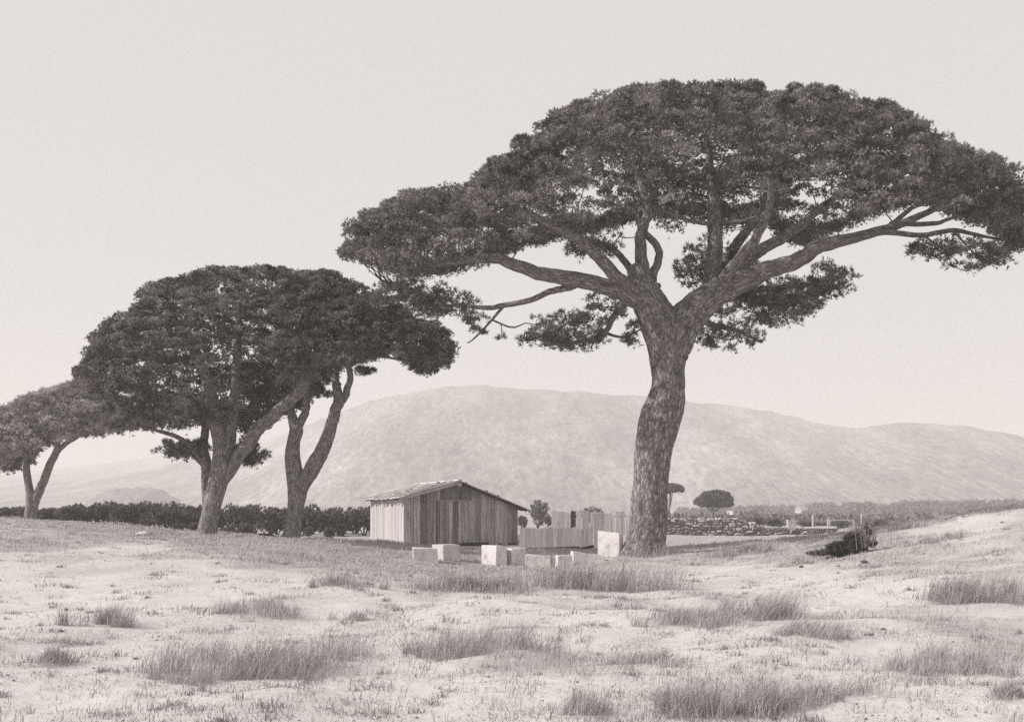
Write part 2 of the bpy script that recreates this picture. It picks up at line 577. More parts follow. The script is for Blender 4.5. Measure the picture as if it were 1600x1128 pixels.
def tube(pts, rad, sides, rough=0.0, seed=0, flare=False, twist=0.0):
    pts, rad = np.asarray(pts, float), np.asarray(rad, float)
    n = len(pts)
    T = np.gradient(pts, axis=0)
    T /= np.linalg.norm(T, axis=1)[:, None] + 1e-9
    N = np.zeros_like(T)
    v = np.cross(T[0], (0.0, 1.0, 0.0))
    if np.linalg.norm(v) < .1:
        v = np.cross(T[0], (1.0, 0, 0))
    N[0] = v / np.linalg.norm(v)
    for i in range(1, n):
        v = N[i - 1] - T[i] * np.dot(N[i - 1], T[i])
        N[i] = v / (np.linalg.norm(v) + 1e-9)
    B = np.cross(T, N)
    L = np.concatenate([[0], np.cumsum(np.linalg.norm(np.diff(pts, axis=0), axis=1))])
    th = np.linspace(0, 2 * math.pi, sides + 1)
    R = np.repeat(rad[:, None], sides + 1, 1)
    if rough:
        cx, cy = np.cos(th)[None, :], np.sin(th)[None, :]
        tw = th[None, :] + twist * L[:, None]
        cxx, cyy = np.cos(tw), np.sin(tw)
        low = fbm(cxx * 1.3, cyy * 1.3, L[:, None] * 0.55, seed, 3)
        rid = np.abs(fbm(cxx * 5.5, cyy * 5.5, L[:, None] * 1.5, seed + 5, 3))
        R = R * (1 + rough * 1.3 * low + rough * 1.5 * (np.clip(rid, 0, .22) - .11))
        if flare:
            k = np.exp(-L / 0.55)[:, None]
            R = R * (1 + k * (0.22 + 0.25 * vnoise(cx * 1.8, cy * 1.8, 0.3, seed + 9)))
    V = pts[:, None, :] + R[:, :, None] * (np.cos(th)[None, :, None] * N[:, None, :] + np.sin(th)[None, :, None] * B[:, None, :])
    I = np.arange(n * (sides + 1)).reshape(n, sides + 1)
    F = np.stack([I[:-1, :-1].ravel(), I[:-1, 1:].ravel(), I[1:, 1:].ravel(), I[1:, :-1].ravel()], 1)
    uv = np.stack([np.broadcast_to(th[None, :] * rad.max() * 0.9, R.shape).ravel(), np.broadcast_to(L[:, None], R.shape).ravel()], 1)
    return V.reshape(-1, 3), F, uv


def blades(P, D, n, spread, length, width, g):
    """n needle blades at every point P pointing round direction D -> vertices, triangles"""
    m = len(P)
    d = D[:, None, :] + spread * g.normal(size=(m, n, 3))
    d /= np.linalg.norm(d, axis=2)[..., None] + 1e-9
    L = length * g.uniform(.6, 1.15, (m, n, 1))
    s = np.cross(d, g.normal(size=(m, n, 3)))
    s /= np.linalg.norm(s, axis=2)[..., None] + 1e-9
    base = P[:, None, :] + g.normal(size=(m, n, 3)) * length * .16
    w = width * g.uniform(.7, 1.2, (m, n, 1)) * .5
    a, b, c = base - s * w, base + s * w, base + d * L
    V = np.stack([a, b, c], 2).reshape(-1, 3)
    return V, np.arange(len(V)).reshape(-1, 3)


def puff_foliage(Pc, r, tufts, n, g, length=.2, width=.05, flat=.7, spread=.55):
    """fluffy heads: tufts over the upper shell of every puff centre Pc with radius r"""
    m = len(Pc)
    d = g.normal(size=(m, tufts, 3))
    d[..., 2] = np.abs(d[..., 2]) * np.where(g.random((m, tufts)) < .16, -.5, 1)
    d /= np.linalg.norm(d, axis=2)[..., None]
    k = g.uniform(.55, 1.0, (m, tufts, 1))
    pos = Pc[:, None, :] + d * k * np.stack([r, r, r * flat], 1)[:, None, :]
    dr = d + np.array((0, 0, .55))
    dr /= np.linalg.norm(dr, axis=2)[..., None]
    return blades(pos.reshape(-1, 3), dr.reshape(-1, 3), n, spread, length, width, g)


class Pine:
    def __init__(self, Y0, seed):
        self.Y0, self.g, self.nodes, self.tw = Y0, np.random.default_rng(seed), [], []
        self.limbs, self.seed = [], seed

    def limb(self, pts, name='limb', sides=14, rough=.1, flare=False, twist=0.0, dens=5.0, node_from=.3, base_z=None):
        """pts rows: photo px, py, width px, depth offset (m)"""
        A = []
        for px, py, w, dy in pts:
            Y = self.Y0 + dy
            p = at(px, py, Y)
            A.append((p[0], p[1], p[2], w * .5 / FPX * Y))
        A = np.array(A)
        if base_z is not None:
            A[0, 2] = base_z
        Ln = np.linalg.norm(np.diff(A[:, :3], axis=0), axis=1).sum()
        n = max(6, int(Ln * dens))
        Q = spline(A, n)
        if not flare:
            w = self.g.normal(size=(n, 3))
            w = np.cumsum(w, 0) - np.linspace(0, 1, n)[:, None] * w.sum(0)
            Q[:, :3] += w * .022 * np.minimum(1, Q[:, 3:4] * 6)
        Q[:, 3] = np.maximum(Q[:, 3], .012)
        V, F, uv = tube(Q[:, :3], Q[:, 3], sides, rough, self.seed + len(self.limbs) * 7, flare, twist)
        self.limbs.append((name, V, F, uv))
        k0 = int(n * node_from)
        for q in Q[k0::2]:
            self.nodes.append(q[:3])
        return Q

    def connect(self, targets, r0, r1, down=.8, add=True, maxd=1e9):
        """grow a thin branch from the nearest wood to every target"""
        N = np.array(self.nodes)
        if len(targets) == 0:
            return
        d0 = np.array([np.min(np.linalg.norm(N - t, axis=1)) for t in targets])
        for i in np.argsort(d0):
            t = targets[i]
            df = t - N
            cost = np.linalg.norm(df, axis=1) + down * np.maximum(0, -df[:, 2] + .1)
            j = int(np.argmin(cost))
            a = N[j]
            L = np.linalg.norm(t - a)
            if L > maxd:
                continue
            n = 5 if L < 1.5 else 8
            mid = (a + t) * .5 + np.array((0, 0, min(0., -.07 * L + .5 * max(0., t[2] - a[2] - .4 * L)))) + self.g.normal(size=3) * .09 * L
            u = np.linspace(0, 1, n)[:, None]
            Q = a * (1 - u) ** 2 + mid * 2 * u * (1 - u) + t * u * u
            Q[1:-1] += self.g.normal(size=(n - 2, 3)) * .025 * L
            rr = r0 * min(1.4, .5 + L * .25)
            V, F, _ = tube(Q, np.linspace(rr, min(r1, rr), n), 5 if r0 > .03 else 4)
            self.tw.append((V, F))
            if add:
                N = np.vstack([N, Q[1:]])
        self.nodes = list(N)

    def build(self, label, group, crown_mats, extra=(), name='umbrella_pine', bark='bark', base=None):
        root = thing(name, label, 'pine tree', base, 0, group)
        off = np.asarray(base, float)
        for nm, V, F, uv in self.limbs:
            link(nm, mesh_np(nm, V - off, F, True, uv), M[bark], root)
        if self.tw:
            Vs, Fs, k = [], [], 0
            for V, F in self.tw:
                Vs.append(V)
                Fs.append(F + k)
                k += len(V)
            link('twigs', mesh_np('twigs', np.vstack(Vs) - off, np.vstack(Fs), True), M['twig'], root, 'stuff')
        for nm, V, F in extra:
            link(nm, mesh_np(nm, V - off, F), crown_mats, root)
        return root


def poisson(g, n_try, rmin, inside):
    pts = []
    for _ in range(n_try):
        p = g.uniform(-1, 1, 2)
        q = inside(p)
        if q is None:
            continue
        if all((q[0] - o[0]) ** 2 + (q[1] - o[1]) ** 2 > rmin * rmin for o in pts):
            pts.append(q)
    return np.array(pts)


def pad_puffs(g, c, R, h, spacing, jitter=.35):
    """puff centres on the upper cap of a flat foliage pad"""
    n = max(3, int(math.pi * R * R / (spacing * spacing) * 1.15))
    k = np.sqrt((np.arange(n) + .5) / n)
    a = np.arange(n) * 2.39996 + g.uniform(0, 6.28)
    x, y = R * k * np.cos(a), R * k * np.sin(a)
    z = h * np.sqrt(np.clip(1 - k * k, 0, 1))
    P = np.stack([x, y, z], 1) + g.normal(size=(n, 3)) * spacing * jitter * np.array((1, 1, .55))
    return P + c


def dome_crown(pine, cx, cy, rx, ry, top, bot, lobe_sp, lobe_d, puff_sp, puff_r):
    """foliage heads over the roof of an umbrella crown: the outline gives its height, it is rounded over in depth and
    broken into domed lobes; returns (lobe centres, head centres, head radii, inner flag)"""
    g = pine.g
    top, bot = np.array(top, float), np.array(bot, float)

    def zT(X, Y):
        return EYE + (800 - np.interp(800 + FPX * X / Y, top[:, 0], top[:, 1])) / FPX * Y

    def zB(X, Y):
        return EYE + (800 - np.interp(800 + FPX * X / Y, bot[:, 0], bot[:, 1])) / FPX * Y

    def roof(X, Y):
        u = np.clip((X - cx) / rx, -.999, .999)
        v = np.clip(np.abs((Y - cy) / ry) / np.sqrt(1 - u ** 4), 0, 1)
        zt, zb = zT(X, cy), zB(X, cy)
        z = zb + (zt - zb) * np.sqrt(1 - v * v)
        return np.minimum(z, zT(X, Y))

    def inside(p):
        return None if p[0] ** 4 + p[1] ** 2 > 1 else (cx + p[0] * rx, cy + p[1] * ry)
    lobes = poisson(g, 3000, lobe_sp, inside)
    lz = roof(lobes[:, 0], lobes[:, 1]) - g.uniform(0, lobe_d * .3, len(lobes))
    # candidates, uniform over the sloping surface
    n = 60000
    q = g.uniform(-1, 1, (n, 2))
    q = q[q[:, 0] ** 4 + q[:, 1] ** 2 < 1]
    X, Y = cx + q[:, 0] * rx, cy + q[:, 1] * ry
    Z = roof(X, Y)
    e = .15
    sl = np.sqrt(1 + ((roof(X + e, Y) - Z) / e) ** 2 + ((roof(X, Y + e) - Z) / e) ** 2)
    k = g.random(len(X)) < np.clip(sl, 1, 6) / 6
    X, Y, Z = X[k], Y[k], Z[k]
    d2 = ((X[:, None] - lobes[None, :, 0]) ** 2 + (Y[:, None] - lobes[None, :, 1]) ** 2 + ((Z[:, None] - lz[None, :]) * .9) ** 2)
    j = np.argmin(d2, 1)
    dn = np.sqrt(d2[np.arange(len(X)), j]) / (lobe_sp * .72)
    Z = np.minimum(Z, lz[j] + .3) - lobe_d * np.clip(dn, 0, 1.3) ** 2 * .8
    Z -= puff_r * .35
    cell, P = {}, []
    s_ = puff_sp
    for i in range(len(X)):
        a, b, c = int(X[i] // s_), int(Y[i] // s_), int(Z[i] // s_)
        ok = True
        for da in (-1, 0, 1):
            for db in (-1, 0, 1):
                for dc in (-1, 0, 1):
                    for o in cell.get((a + da, b + db, c + dc), ()):
                        if (X[i] - o[0]) ** 2 + (Y[i] - o[1]) ** 2 + ((Z[i] - o[2]) * 1.7) ** 2 < s_ * s_:
                            ok = False
                            break
                    if not ok:
                        break
                if not ok:
                    break
            if not ok:
                break
        if ok:
            cell.setdefault((a, b, c), []).append((X[i], Y[i], Z[i]))
            P.append((X[i], Y[i], Z[i]))
    P = np.array(P)
    m = len(P)
    # an inner, thinner storey under the roof
    Q = P[g.random(m) < .62].copy()
    Q[:, 2] -= g.uniform(.35, 1.0, len(Q)) * np.clip((zT(Q[:, 0], cy) - zB(Q[:, 0], cy)) * .42, .3, 2.2)
    Q[:, :2] += g.normal(size=(len(Q), 2)) * .4
    inner = np.append(np.zeros(m, bool), np.ones(len(Q), bool))
    P = np.vstack([P, Q])
    r = puff_r * g.uniform(.6, 1.4, len(P))
    lo = zB(P[:, 0], P[:, 1]) + r * .3 + g.uniform(-.25, .25, len(P))
    P[:, 2] = np.maximum(P[:, 2], lo)
    hi = zT(P[:, 0], P[:, 1]) - r * .5
    keep = hi > lo - .35
    P[:, 2] = np.minimum(P[:, 2], np.maximum(hi, lo))
    px, _ = proj(P)
    keep &= (px > top[0, 0]) & (px < top[-1, 0])
    lobes3 = np.stack([lobes[:, 0], lobes[:, 1], np.maximum(lz - .5, zB(lobes[:, 0], lobes[:, 1]) + .35)], 1)
    lobes3 = lobes3[zT(lobes[:, 0], lobes[:, 1]) > lobes3[:, 2] + .2]
    return lobes3, P[keep], r[keep], inner[keep]


def crown_mesh(P, r, inner, g, t_out, t_in, n, length, width):
    A = puff_foliage(P[~inner], r[~inner], t_out, n, g, length, width, .55, 1.0)
    B = puff_foliage(P[inner], r[inner], t_in, n, g, length, width, .7, .7)
    return np.vstack([A[0], B[0]]), np.vstack([A[1], B[1] + len(A[0])])


def clump(pine, px, py, w, h, dy, depth, n, r):
    """puff centres of one hanging foliage clump given by its place and size in the photo"""
    g = pine.g
    Y = pine.Y0 + dy
    c = at(px, py, Y)
    a, b = w * .5 / FPX * Y, h * .5 / FPX * Y
    d = g.normal(size=(n, 3))
    d /= np.linalg.norm(d, axis=1)[:, None]
    d *= g.random((n, 1)) ** .4
    d[:, 2] = np.where(d[:, 2] < 0, d[:, 2] * .75, d[:, 2])
    P = c + d * np.array((a, depth, b))
    return P, np.full(n, r) * g.uniform(.7, 1.25, n)


UMB = 'umbrella pines on the dune'

# ---- the great pine on the right
big = Pine(40.0, 5)
bz = ground_at(1008, 868)
bt = big.limb([(1006, 874, 66, 0), (1010, 850, 58, 0), (1014, 820, 55, 0), (1014, 790, 53, 0), (1016, 755, 52, 0), (1018, 725, 54, 0), (1021, 695, 58, 0),
               (1030, 660, 61, 0), (1040, 630, 57, 0), (1045, 600, 50, 0), (1044, 575, 54, 0), (1044, 550, 62, 0), (1043, 530, 66, 0), (1034, 508, 64, 0),
               (1022, 488, 56, -.1), (1012, 468, 50, -.2), (1004, 448, 42, -.2), (998, 432, 36, -.2), (992, 418, 28, -.1)], 'trunk', 44, .13, True, .35, 12, .9)
big.limb([(1045, 560, 50, 0), (1053, 535, 58, 0), (1068, 508, 58, 0), (1088, 485, 54, .1), (1112, 461, 47, .2), (1138, 440, 42, .3), (1160, 428, 34, .3), (1200, 414, 27, 0),
          (1250, 399, 24, -.4), (1290, 381, 22, -.6), (1340, 369, 17, -.8), (1395, 350, 14, -1), (1440, 333, 10, -1.3), (1480, 322, 8, -1.6), (1530, 318, 5, -2)], 'limb', 24, .1, False, .2, 8, .35)
big.limb([(1012, 470, 40, -.3), (985, 464, 32, -.7), (950, 449, 27, -1), (900, 438, 24, -1.3), (850, 428, 21, -1.6), (800, 410, 18, -1.9), (770, 402, 15, -2.1), (730, 405, 11, -2.4),
          (680, 412, 8, -2.6), (620, 404, 5, -3)], rough=.08)
big.limb([(905, 440, 13, -1.3), (885, 450, 11, -1.2), (860, 458, 10, -1), (820, 474, 9, -.6), (770, 482, 8, -.2), (730, 478, 6, .2), (670, 476, 4, .6), (620, 466, 3, 1)], sides=9)
big.limb([(785, 480, 5, -.2), (765, 504, 4, -.3), (742, 528, 3, -.4), (730, 536, 2, -.4)], sides=6)
big.limb([(770, 500, 3, -.3), (800, 512, 3, -.4), (820, 505, 2, -.5)], sides=6)
big.limb([(1004, 462, 30, -.4), (985, 447, 24, -.9), (960, 431, 21, -1.5), (930, 406, 19, -2.2), (900, 381, 16, -3), (870, 361, 13, -3.8), (840, 342, 10, -4.5), (800, 322, 6, -5.4)])
big.limb([(1002, 436, 14, 0), (975, 406, 11, .8), (945, 381, 10, 1.6), (905, 371, 8, 2.4), (860, 352, 6, 3.4), (800, 335, 4, 4.5)], sides=10)
big.limb([(1004, 445, 28, -.2), (1001, 420, 22, -.1), (998, 398, 19, 0), (1000, 370, 17, .2), (1009, 335, 15, .6), (1006, 300, 12, 1), (990, 262, 9, 1.5), (965, 225, 6, 2)])
big.limb([(1014, 455, 22, -.1), (1020, 432, 15, .1), (1027, 408, 13, .2), (1029, 392, 12, .3), (1018, 374, 11, .4), (1004, 358, 10, .5), (1000, 330, 8, .8), (1030, 290, 6, 1.5)], sides=12)
big.limb([(1015, 465, 20, -.3), (1022, 451, 17, -.5), (1026, 446, 14, -.6), (1029, 443, 7, -.65)], 'branch_stub', 12, .06)
big.limb([(1108, 468, 34, .3), (1113, 440, 28, .6), (1118, 400, 26, 1), (1121, 360, 22, 1.4), (1119, 320, 19, 1.8), (1114, 280, 15, 2.4), (1108, 230, 10, 3), (1100, 190, 6, 3.4)])
big.limb([(1116, 455, 24, 1), (1136, 405, 17, 2), (1160, 370, 15, 2.8), (1185, 340, 14, 3.6), (1200, 300, 10, 4.4), (1215, 250, 6, 5.2)], sides=12)
big.limb([(1120, 452, 24, .2), (1150, 410, 18, -.7), (1178, 375, 15, -1.8), (1196, 340, 13, -3), (1205, 300, 9, -4), (1200, 260, 6, -5)], sides=12)
big.limb([(1140, 440, 28, .4), (1180, 400, 20, 1.4), (1222, 372, 17, 2.4), (1270, 340, 13, 3.4), (1320, 300, 9, 4.2), (1380, 262, 5, 5)], sides=12)
big.limb([(1119, 352, 8, 1.4), (1092, 349, 7, 1.2), (1065, 342, 6, 1), (1035, 328, 4, .8)], sides=8)
big.limb([(1120, 349, 8, 1.4), (1150, 347, 7, 1.2), (1180, 340, 5, 1)], sides=8)
big.limb([(1345, 368, 11, -.8), (1390, 362, 9, -1.2), (1440, 366, 8, -1.6), (1490, 360, 7, -2), (1530, 367, 5, -2.3), (1580, 378, 3, -2.6)], sides=9)
big.limb([(1400, 349, 10, -1), (1425, 350, 8, -.5), (1460, 349, 7, 0), (1500, 338, 5, .6), (1560, 345, 4, 1.2)], sides=9)
big.limb([(1392, 351, 9, -1), (1420, 330, 7, -.6), (1445, 318, 6, -.2), (1480, 296, 4, .4)], sides=9)
big.limb([(1440, 366, 4, -1.6), (1462, 382, 3, -1.8), (1480, 396, 2.5, -2)], sides=6)
big.limb([(1490, 361, 4, -2), (1510, 384, 3, -2.2), (1530, 404, 2.5, -2.4)], sides=6)
big.limb([(1105, 478, 18, .6), (1150, 462, 12, 1.8), (1210, 452, 9, 2.8), (1270, 445, 7, 3.4), (1320, 432, 4, 3.8)], sides=9)
big.limb([(1095, 500, 12, .6), (1120, 510, 8, 1.4), (1160, 520, 6, 2), (1190, 535, 4, 2.4)], sides=8)
big.limb([(985, 468, 15, -.4), (968, 482, 11, -.1), (956, 500, 10, .3), (946, 520, 8, .6), (915, 533, 6, .9), (850, 540, 4, 1.2)], sides=9)
big.limb([(946, 520, 5, .6), (970, 527, 4, .5), (990, 521, 3, .4), (1004, 512, 2, .4)], sides=6)

B_TOP = [(546, 400), (550, 372), (556, 345), (575, 326), (600, 312), (640, 298), (680, 291), (720, 285), (745, 272), (775, 252), (800, 232), (815, 214), (840, 194), (862, 180), (880, 168),
         (905, 157), (930, 148), (960, 140), (985, 134), (1010, 133), (1035, 128), (1060, 129), (1100, 130), (1150, 128), (1185, 128), (1215, 136), (1240, 131), (1262, 130), (1285, 135), (1305, 134), (1320, 141),
         (1350, 149), (1380, 158), (1400, 172), (1430, 184), (1455, 202), (1480, 214), (1510, 230), (1540, 241), (1565, 250), (1583, 266), (1594, 300), (1598, 380)]
B_BOT = [(546, 396), (552, 402), (575, 410), (600, 418), (640, 428), (700, 424), (735, 412), (770, 394), (800, 388), (860, 372), (900, 362), (940, 356), (985, 345), (1020, 338), (1050, 335), (1090, 338),
         (1130, 340), (1190, 345), (1230, 372), (1260, 378), (1290, 366), (1340, 350), (1370, 330), (1400, 318), (1430, 306), (1470, 318), (1500, 335), (1540, 350), (1580, 368), (1598, 384)]
pads, P, r, inn = dome_crown(big, 6.4, 40.5, 12.4, 8.4, B_TOP, B_BOT, 2.4, 1.05, .7, .45)
# the crown opens towards the viewer between its great lobes: there the limbs and the shaded far side show
_px, _py = proj(P)
hole = (((_px - 1095) / 66) ** 2 + ((_py - 285) / 70) ** 2 < big.g.uniform(.5, 1.2, len(P))) & (P[:, 1] < 40.2)
P, r, inn = P[~hole], r[~hole], inn[~hole]
_q = np.array([at(big.g.uniform(985, 1235), big.g.uniform(190, 335), y_) for y_ in big.g.uniform(41.2, 46.5, 190)])
_q[:, 2] *= np.where(_q[:, 1] > 44, .95, 1)
P, r, inn = np.vstack([P, _q]), np.append(r, np.full(190, .45)), np.append(inn, np.ones(190, bool))
big.connect(pads, .055, .03)
sel = big.g.random(len(P)) < .42
big.connect(P[sel], .024, .01, add=False, maxd=3.2)
ex = [('crown',) + crown_mesh(P, r, inn, big.g, 118, 46, 7, .1, .036)]
CL = [(1195, 478, 180, 90, 2.6, 2.4, 120, .36), (1290, 445, 100, 60, 3.2, 1.8, 60, .33), (1120, 415, 120, 90, 2.2, 1.5, 60, .34), (1140, 530, 120, 50, 1.6, 1.3, 34, .3),
      (1075, 420, 40, 80, 1.4, .8, 16, .28), (1230, 480, 120, 50, 2.8, 2, 46, .33),
      (885, 525, 150, 62, .9, 1.8, 85, .34), (940, 490, 90, 60, .4, 1.2, 22, .3), (985, 520, 50, 60, .4, .8, 11, .26),
      (1500, 395, 160, 50, -2.2, 1.5, 36, .28), (1550, 410, 60, 34, -2.5, 1.2, 16, .28), (1440, 392, 60, 30, -1.8, .8, 10, .25),
      (690, 478, 110, 62, .4, 1.6, 60, .34), (630, 462, 90, 56, .9, 1.5, 46, .33), (770, 510, 90, 60, -.3, .6, 9, .2), (640, 420, 110, 30, -2.7, 1.2, 22, .28), (920, 385, 120, 40, .5, 2, 30, .3)]
for px, py, w, h, dy, dp, n, rr in CL:
    Pq, rq = clump(big, px, py, w, h, dy, dp, n, rr)
    k = max(2, n // 2)
    big.connect(Pq[:k], .03, .012, down=.1)
    big.connect(Pq[k:], .018, .008, down=.1, add=False)
    ex.append(('foliage_clump',) + puff_foliage(Pq, rq * .8, 13, 7, big.g, .17, .036, .8, .7))
big.build('tallest umbrella pine with a thick winding trunk and broad crown, right of the shed', UMB, M['needles'], ex, base=(bz[0], bz[1], bz[2]))

# ---- the pine with three limbs, left of the shed
pa = Pine(45.5, 8)
az = ground_at(324, 840)
pa.limb([(321, 845, 29, 0), (324, 825, 27, 0), (331, 795, 27, 0), (338, 765, 29, 0), (345, 735, 31, 0), (346, 710, 26, 0), (344, 690, 23, 0), (338, 660, 25, -.2), (332, 630, 22, -.4), (325, 600, 17, -.7), (312, 560, 12, -1), (295, 520, 8, -1.2)],
        'trunk', 32, .1, True, .3, 10, .75)
pa.limb([(350, 735, 20, 0), (359, 700, 19, .1), (365, 660, 18, .2), (369, 620, 18, .4), (370, 570, 14, .7), (372, 520, 10, 1.2), (375, 470, 6, 1.6)], rough=.08)
pa.limb([(347, 752, 17, 0), (366, 718, 20, -.1), (384, 690, 21, -.2), (404, 662, 21, -.4), (432, 638, 19, -.6), (460, 612, 18, -.9), (490, 570, 12, -1.4), (520, 530, 7, -2)], rough=.08)
pa.limb([(325, 838, 14, .8), (322, 800, 12, .9), (319, 760, 12, 1), (320, 730, 17, 1), (314, 700, 14, 1.1), (318, 670, 12, 1.2), (312, 640, 9, 1.6), (290, 600, 6, 2.2)], 'limb', 12)
pa.limb([(318, 722, 11, 1), (300, 700, 8, .8), (278, 684, 7, .5), (255, 676, 6, .2), (230, 668, 4, 0), (195, 664, 3, -.3)], sides=8)
pa.limb([(318, 728, 8, 1), (300, 712, 5, 1.2), (280, 706, 4, 1.3), (258, 700, 3, 1.4)], sides=7)
pa.limb([(366, 720, 12, .2), (385, 712, 7, .8), (405, 712, 4, 1.2)], sides=7)
A_TOP = [(128, 590), (136, 568), (146, 545), (150, 525), (165, 508), (182, 492), (205, 470), (222, 455), (240, 444), (262, 434), (290, 426), (320, 421), (345, 413), (380, 411), (420, 413), (460, 416), (500, 420), (540, 440), (570, 470), (590, 520), (600, 560)]
A_BOT = [(128, 592), (145, 604), (166, 616), (185, 600), (207, 604), (225, 634), (270, 662), (320, 660), (380, 656), (430, 650), (470, 630), (500, 600), (540, 560), (600, 556)]
pads, P, r, inn = dome_crown(pa, -12.2, 45.5, 6.1, 5.4, A_TOP, A_BOT, 1.7, .6, .62, .41)
_px, _py = proj(P)
hole = (((_px - 385) / 105) ** 2 + ((_py - 640) / 85) ** 2 < pa.g.uniform(.6, 1.2, len(P))) & (P[:, 1] < 45.2)
P, r, inn = P[~hole], r[~hole], inn[~hole]
_q = np.array([at(pa.g.uniform(215, 480), pa.g.uniform(455, 630), y_) for y_ in pa.g.uniform(45.6, 49.5, 170)])
P, r, inn = np.vstack([P, _q]), np.append(r, np.full(170, .45)), np.append(inn, np.ones(170, bool))
pa.connect(pads, .045, .022)
sel = pa.g.random(len(P)) < .4
pa.connect(P[sel], .02, .009, add=False, maxd=2.6)
ex = [('crown',) + crown_mesh(P, r, inn, pa.g, 104, 56, 7, .1, .038)]
for px, py, w, h, dy, dp, n, rr in [(205, 655, 100, 62, -.3, 1.5, 75, .33), (270, 650, 120, 60, -1.5, 1.8, 75, .33), (285, 705, 80, 36, 1.2, 1.3, 42, .28), (385, 712, 62, 44, 1.1, 1.2, 52, .28),
                                    (330, 640, 120, 60, -2.4, 1.4, 36, .32), (420, 610, 110, 80, 1.8, 2, 80, .35), (390, 660, 90, 50, 2.2, 1.6, 50, .33)]:
    Pq, rq = clump(pa, px, py, w, h, dy, dp, n, rr)
    k = max(2, n // 2)
    pa.connect(Pq[:k], .025, .01, down=.1)
    pa.connect(Pq[k:], .016, .008, down=.1, add=False)
    ex.append(('foliage_clump',) + puff_foliage(Pq, rq * .9, 18, 7, pa.g, .17, .04, .8, .65))
pa.build('umbrella pine whose trunk parts into three limbs, left of the forked pine', UMB, M['needles'], ex, bark='bark_small', base=tuple(az))

# ---- the forked pine next to the shed
pb = Pine(46.0, 9)
pz = ground_at(455, 839)
pb.limb([(453, 844, 25, 0), (457, 825, 23, 0), (461, 795, 24, 0), (464, 770, 29, 0), (461, 745, 27, 0), (457, 715, 24, 0), (459, 690, 20, 0), (463, 672, 21, .1), (457, 652, 15, .1), (454, 632, 11, .2), (462, 605, 9, .5), (470, 570, 6, 1)],
        'trunk', 30, .1, True, .3, 10, .75)
pb.limb([(464, 778, 19, 0), (476, 752, 23, -.1), (492, 728, 25, -.2), (508, 698, 22, -.3), (520, 668, 19, -.4), (529, 640, 17, -.5), (532, 622, 17, -.5), (529, 600, 13, -.4), (528, 575, 11, -.2), (524, 545, 8, .2), (520, 510, 5, .8)], rough=.08)
pb.limb([(464, 678, 15, .1), (474, 658, 13, 0), (480, 640, 12, -.1), (478, 620, 9, -.3), (474, 595, 7, -.6), (490, 560, 5, -1.2)], sides=10)
pb.limb([(533, 626, 14, -.5), (543, 608, 11, -.6), (549, 592, 10, -.7), (545, 570, 9, -.8), (548, 545, 7, -1), (570, 510, 5, -1.4)], sides=10)
pb.limb([(530, 602, 8, -.4), (516, 588, 7, 0), (508, 574, 6, .3), (496, 560, 4, .6)], sides=8)
pb.limb([(547, 572, 7, -.8), (566, 562, 5, -.4), (600, 558, 4, 0), (640, 566, 3, .3), (665, 572, 2, .5)], sides=7)
B2_TOP = [(440, 460), (460, 425), (490, 418), (520, 424), (540, 433), (560, 443), (580, 454), (605, 464), (630, 476), (655, 490), (675, 500), (690, 512), (697, 530), (702, 548)]
B2_BOT = [(440, 600), (470, 600), (500, 585), (530, 572), (560, 562), (600, 552), (630, 556), (660, 582), (690, 570), (702, 548)]
pads, P, r, inn = dome_crown(pb, -6.1, 46.1, 3.6, 4.6, B2_TOP, B2_BOT, 1.6, .55, .6, .39)
pb.connect(pads, .04, .02)
sel = pb.g.random(len(P)) < .4
pb.connect(P[sel], .018, .008, add=False, maxd=2.4)
ex = [('crown',) + crown_mesh(P, r, inn, pb.g, 104, 44, 7, .1, .038)]
for px, py, w, h, dy, dp, n, rr in [(485, 605, 50, 40, -.6, .8, 24, .26), (570, 580, 30, 24, -.3, .5, 8, .22), (445, 628, 50, 36, .6, .7, 16, .26), (660, 565, 60, 40, .4, 1, 24, .28), (500, 612, 40, 36, .4, .6, 9, .22)]:
    Pq, rq = clump(pb, px, py, w, h, dy, dp, n, rr)
    pb.connect(Pq, .018, .008, down=.1)
    ex.append(('foliage_clump',) + puff_foliage(Pq, rq * .9, 16, 7, pb.g, .17, .04, .8, .65))
pb.build('umbrella pine with a forked trunk in two leaning limbs, nearest left of the shed', UMB, M['needles'], ex, bark='bark_small', base=tuple(pz))

# ---- the small pine at the left edge
pl = Pine(62.0, 10)
lz = at(46, 815, 62)
lz[2] = gz(lz[0], lz[1])
pl.limb([(46, 820, 17, 0), (48, 800, 17, 0), (50, 788, 18, 0), (46, 765, 12, 0), (42, 740, 11, 0), (40, 718, 10, 0), (34, 700, 7, .2), (24, 670, 4, .6)], 'trunk', 18, .08, True, 0, 6, .7)
pl.limb([(51, 795, 14, 0), (58, 775, 14, 0), (68, 755, 13, 0), (78, 730, 12, -.1), (86, 708, 11, -.2), (90, 690, 8, -.3), (94, 670, 6, -.5), (100, 640, 4, -.8)], sides=12)
pl.limb([(87, 708, 9, -.2), (102, 695, 8, -.3), (120, 683, 7, -.5), (135, 672, 4, -.8), (150, 655, 3, -1)], sides=9)
L_TOP = [(-60, 680), (-40, 655), (-10, 640), (20, 630), (40, 620), (60, 612), (80, 605), (110, 598), (130, 597), (150, 604), (175, 615), (200, 634), (212, 660)]
L_BOT = [(-60, 700), (0, 712), (30, 708), (50, 700), (72, 696), (90, 684), (120, 676), (150, 680), (175, 672), (212, 664)]
pads, P, r, inn = dome_crown(pl, -26.2, 62.0, 4.9, 4.6, L_TOP, L_BOT, 1.7, .7, .6, .44)
pl.connect(pads, .045, .022)
sel = pl.g.random(len(P)) < .3
pl.connect(P[sel], .02, .01, add=False, maxd=2.4)
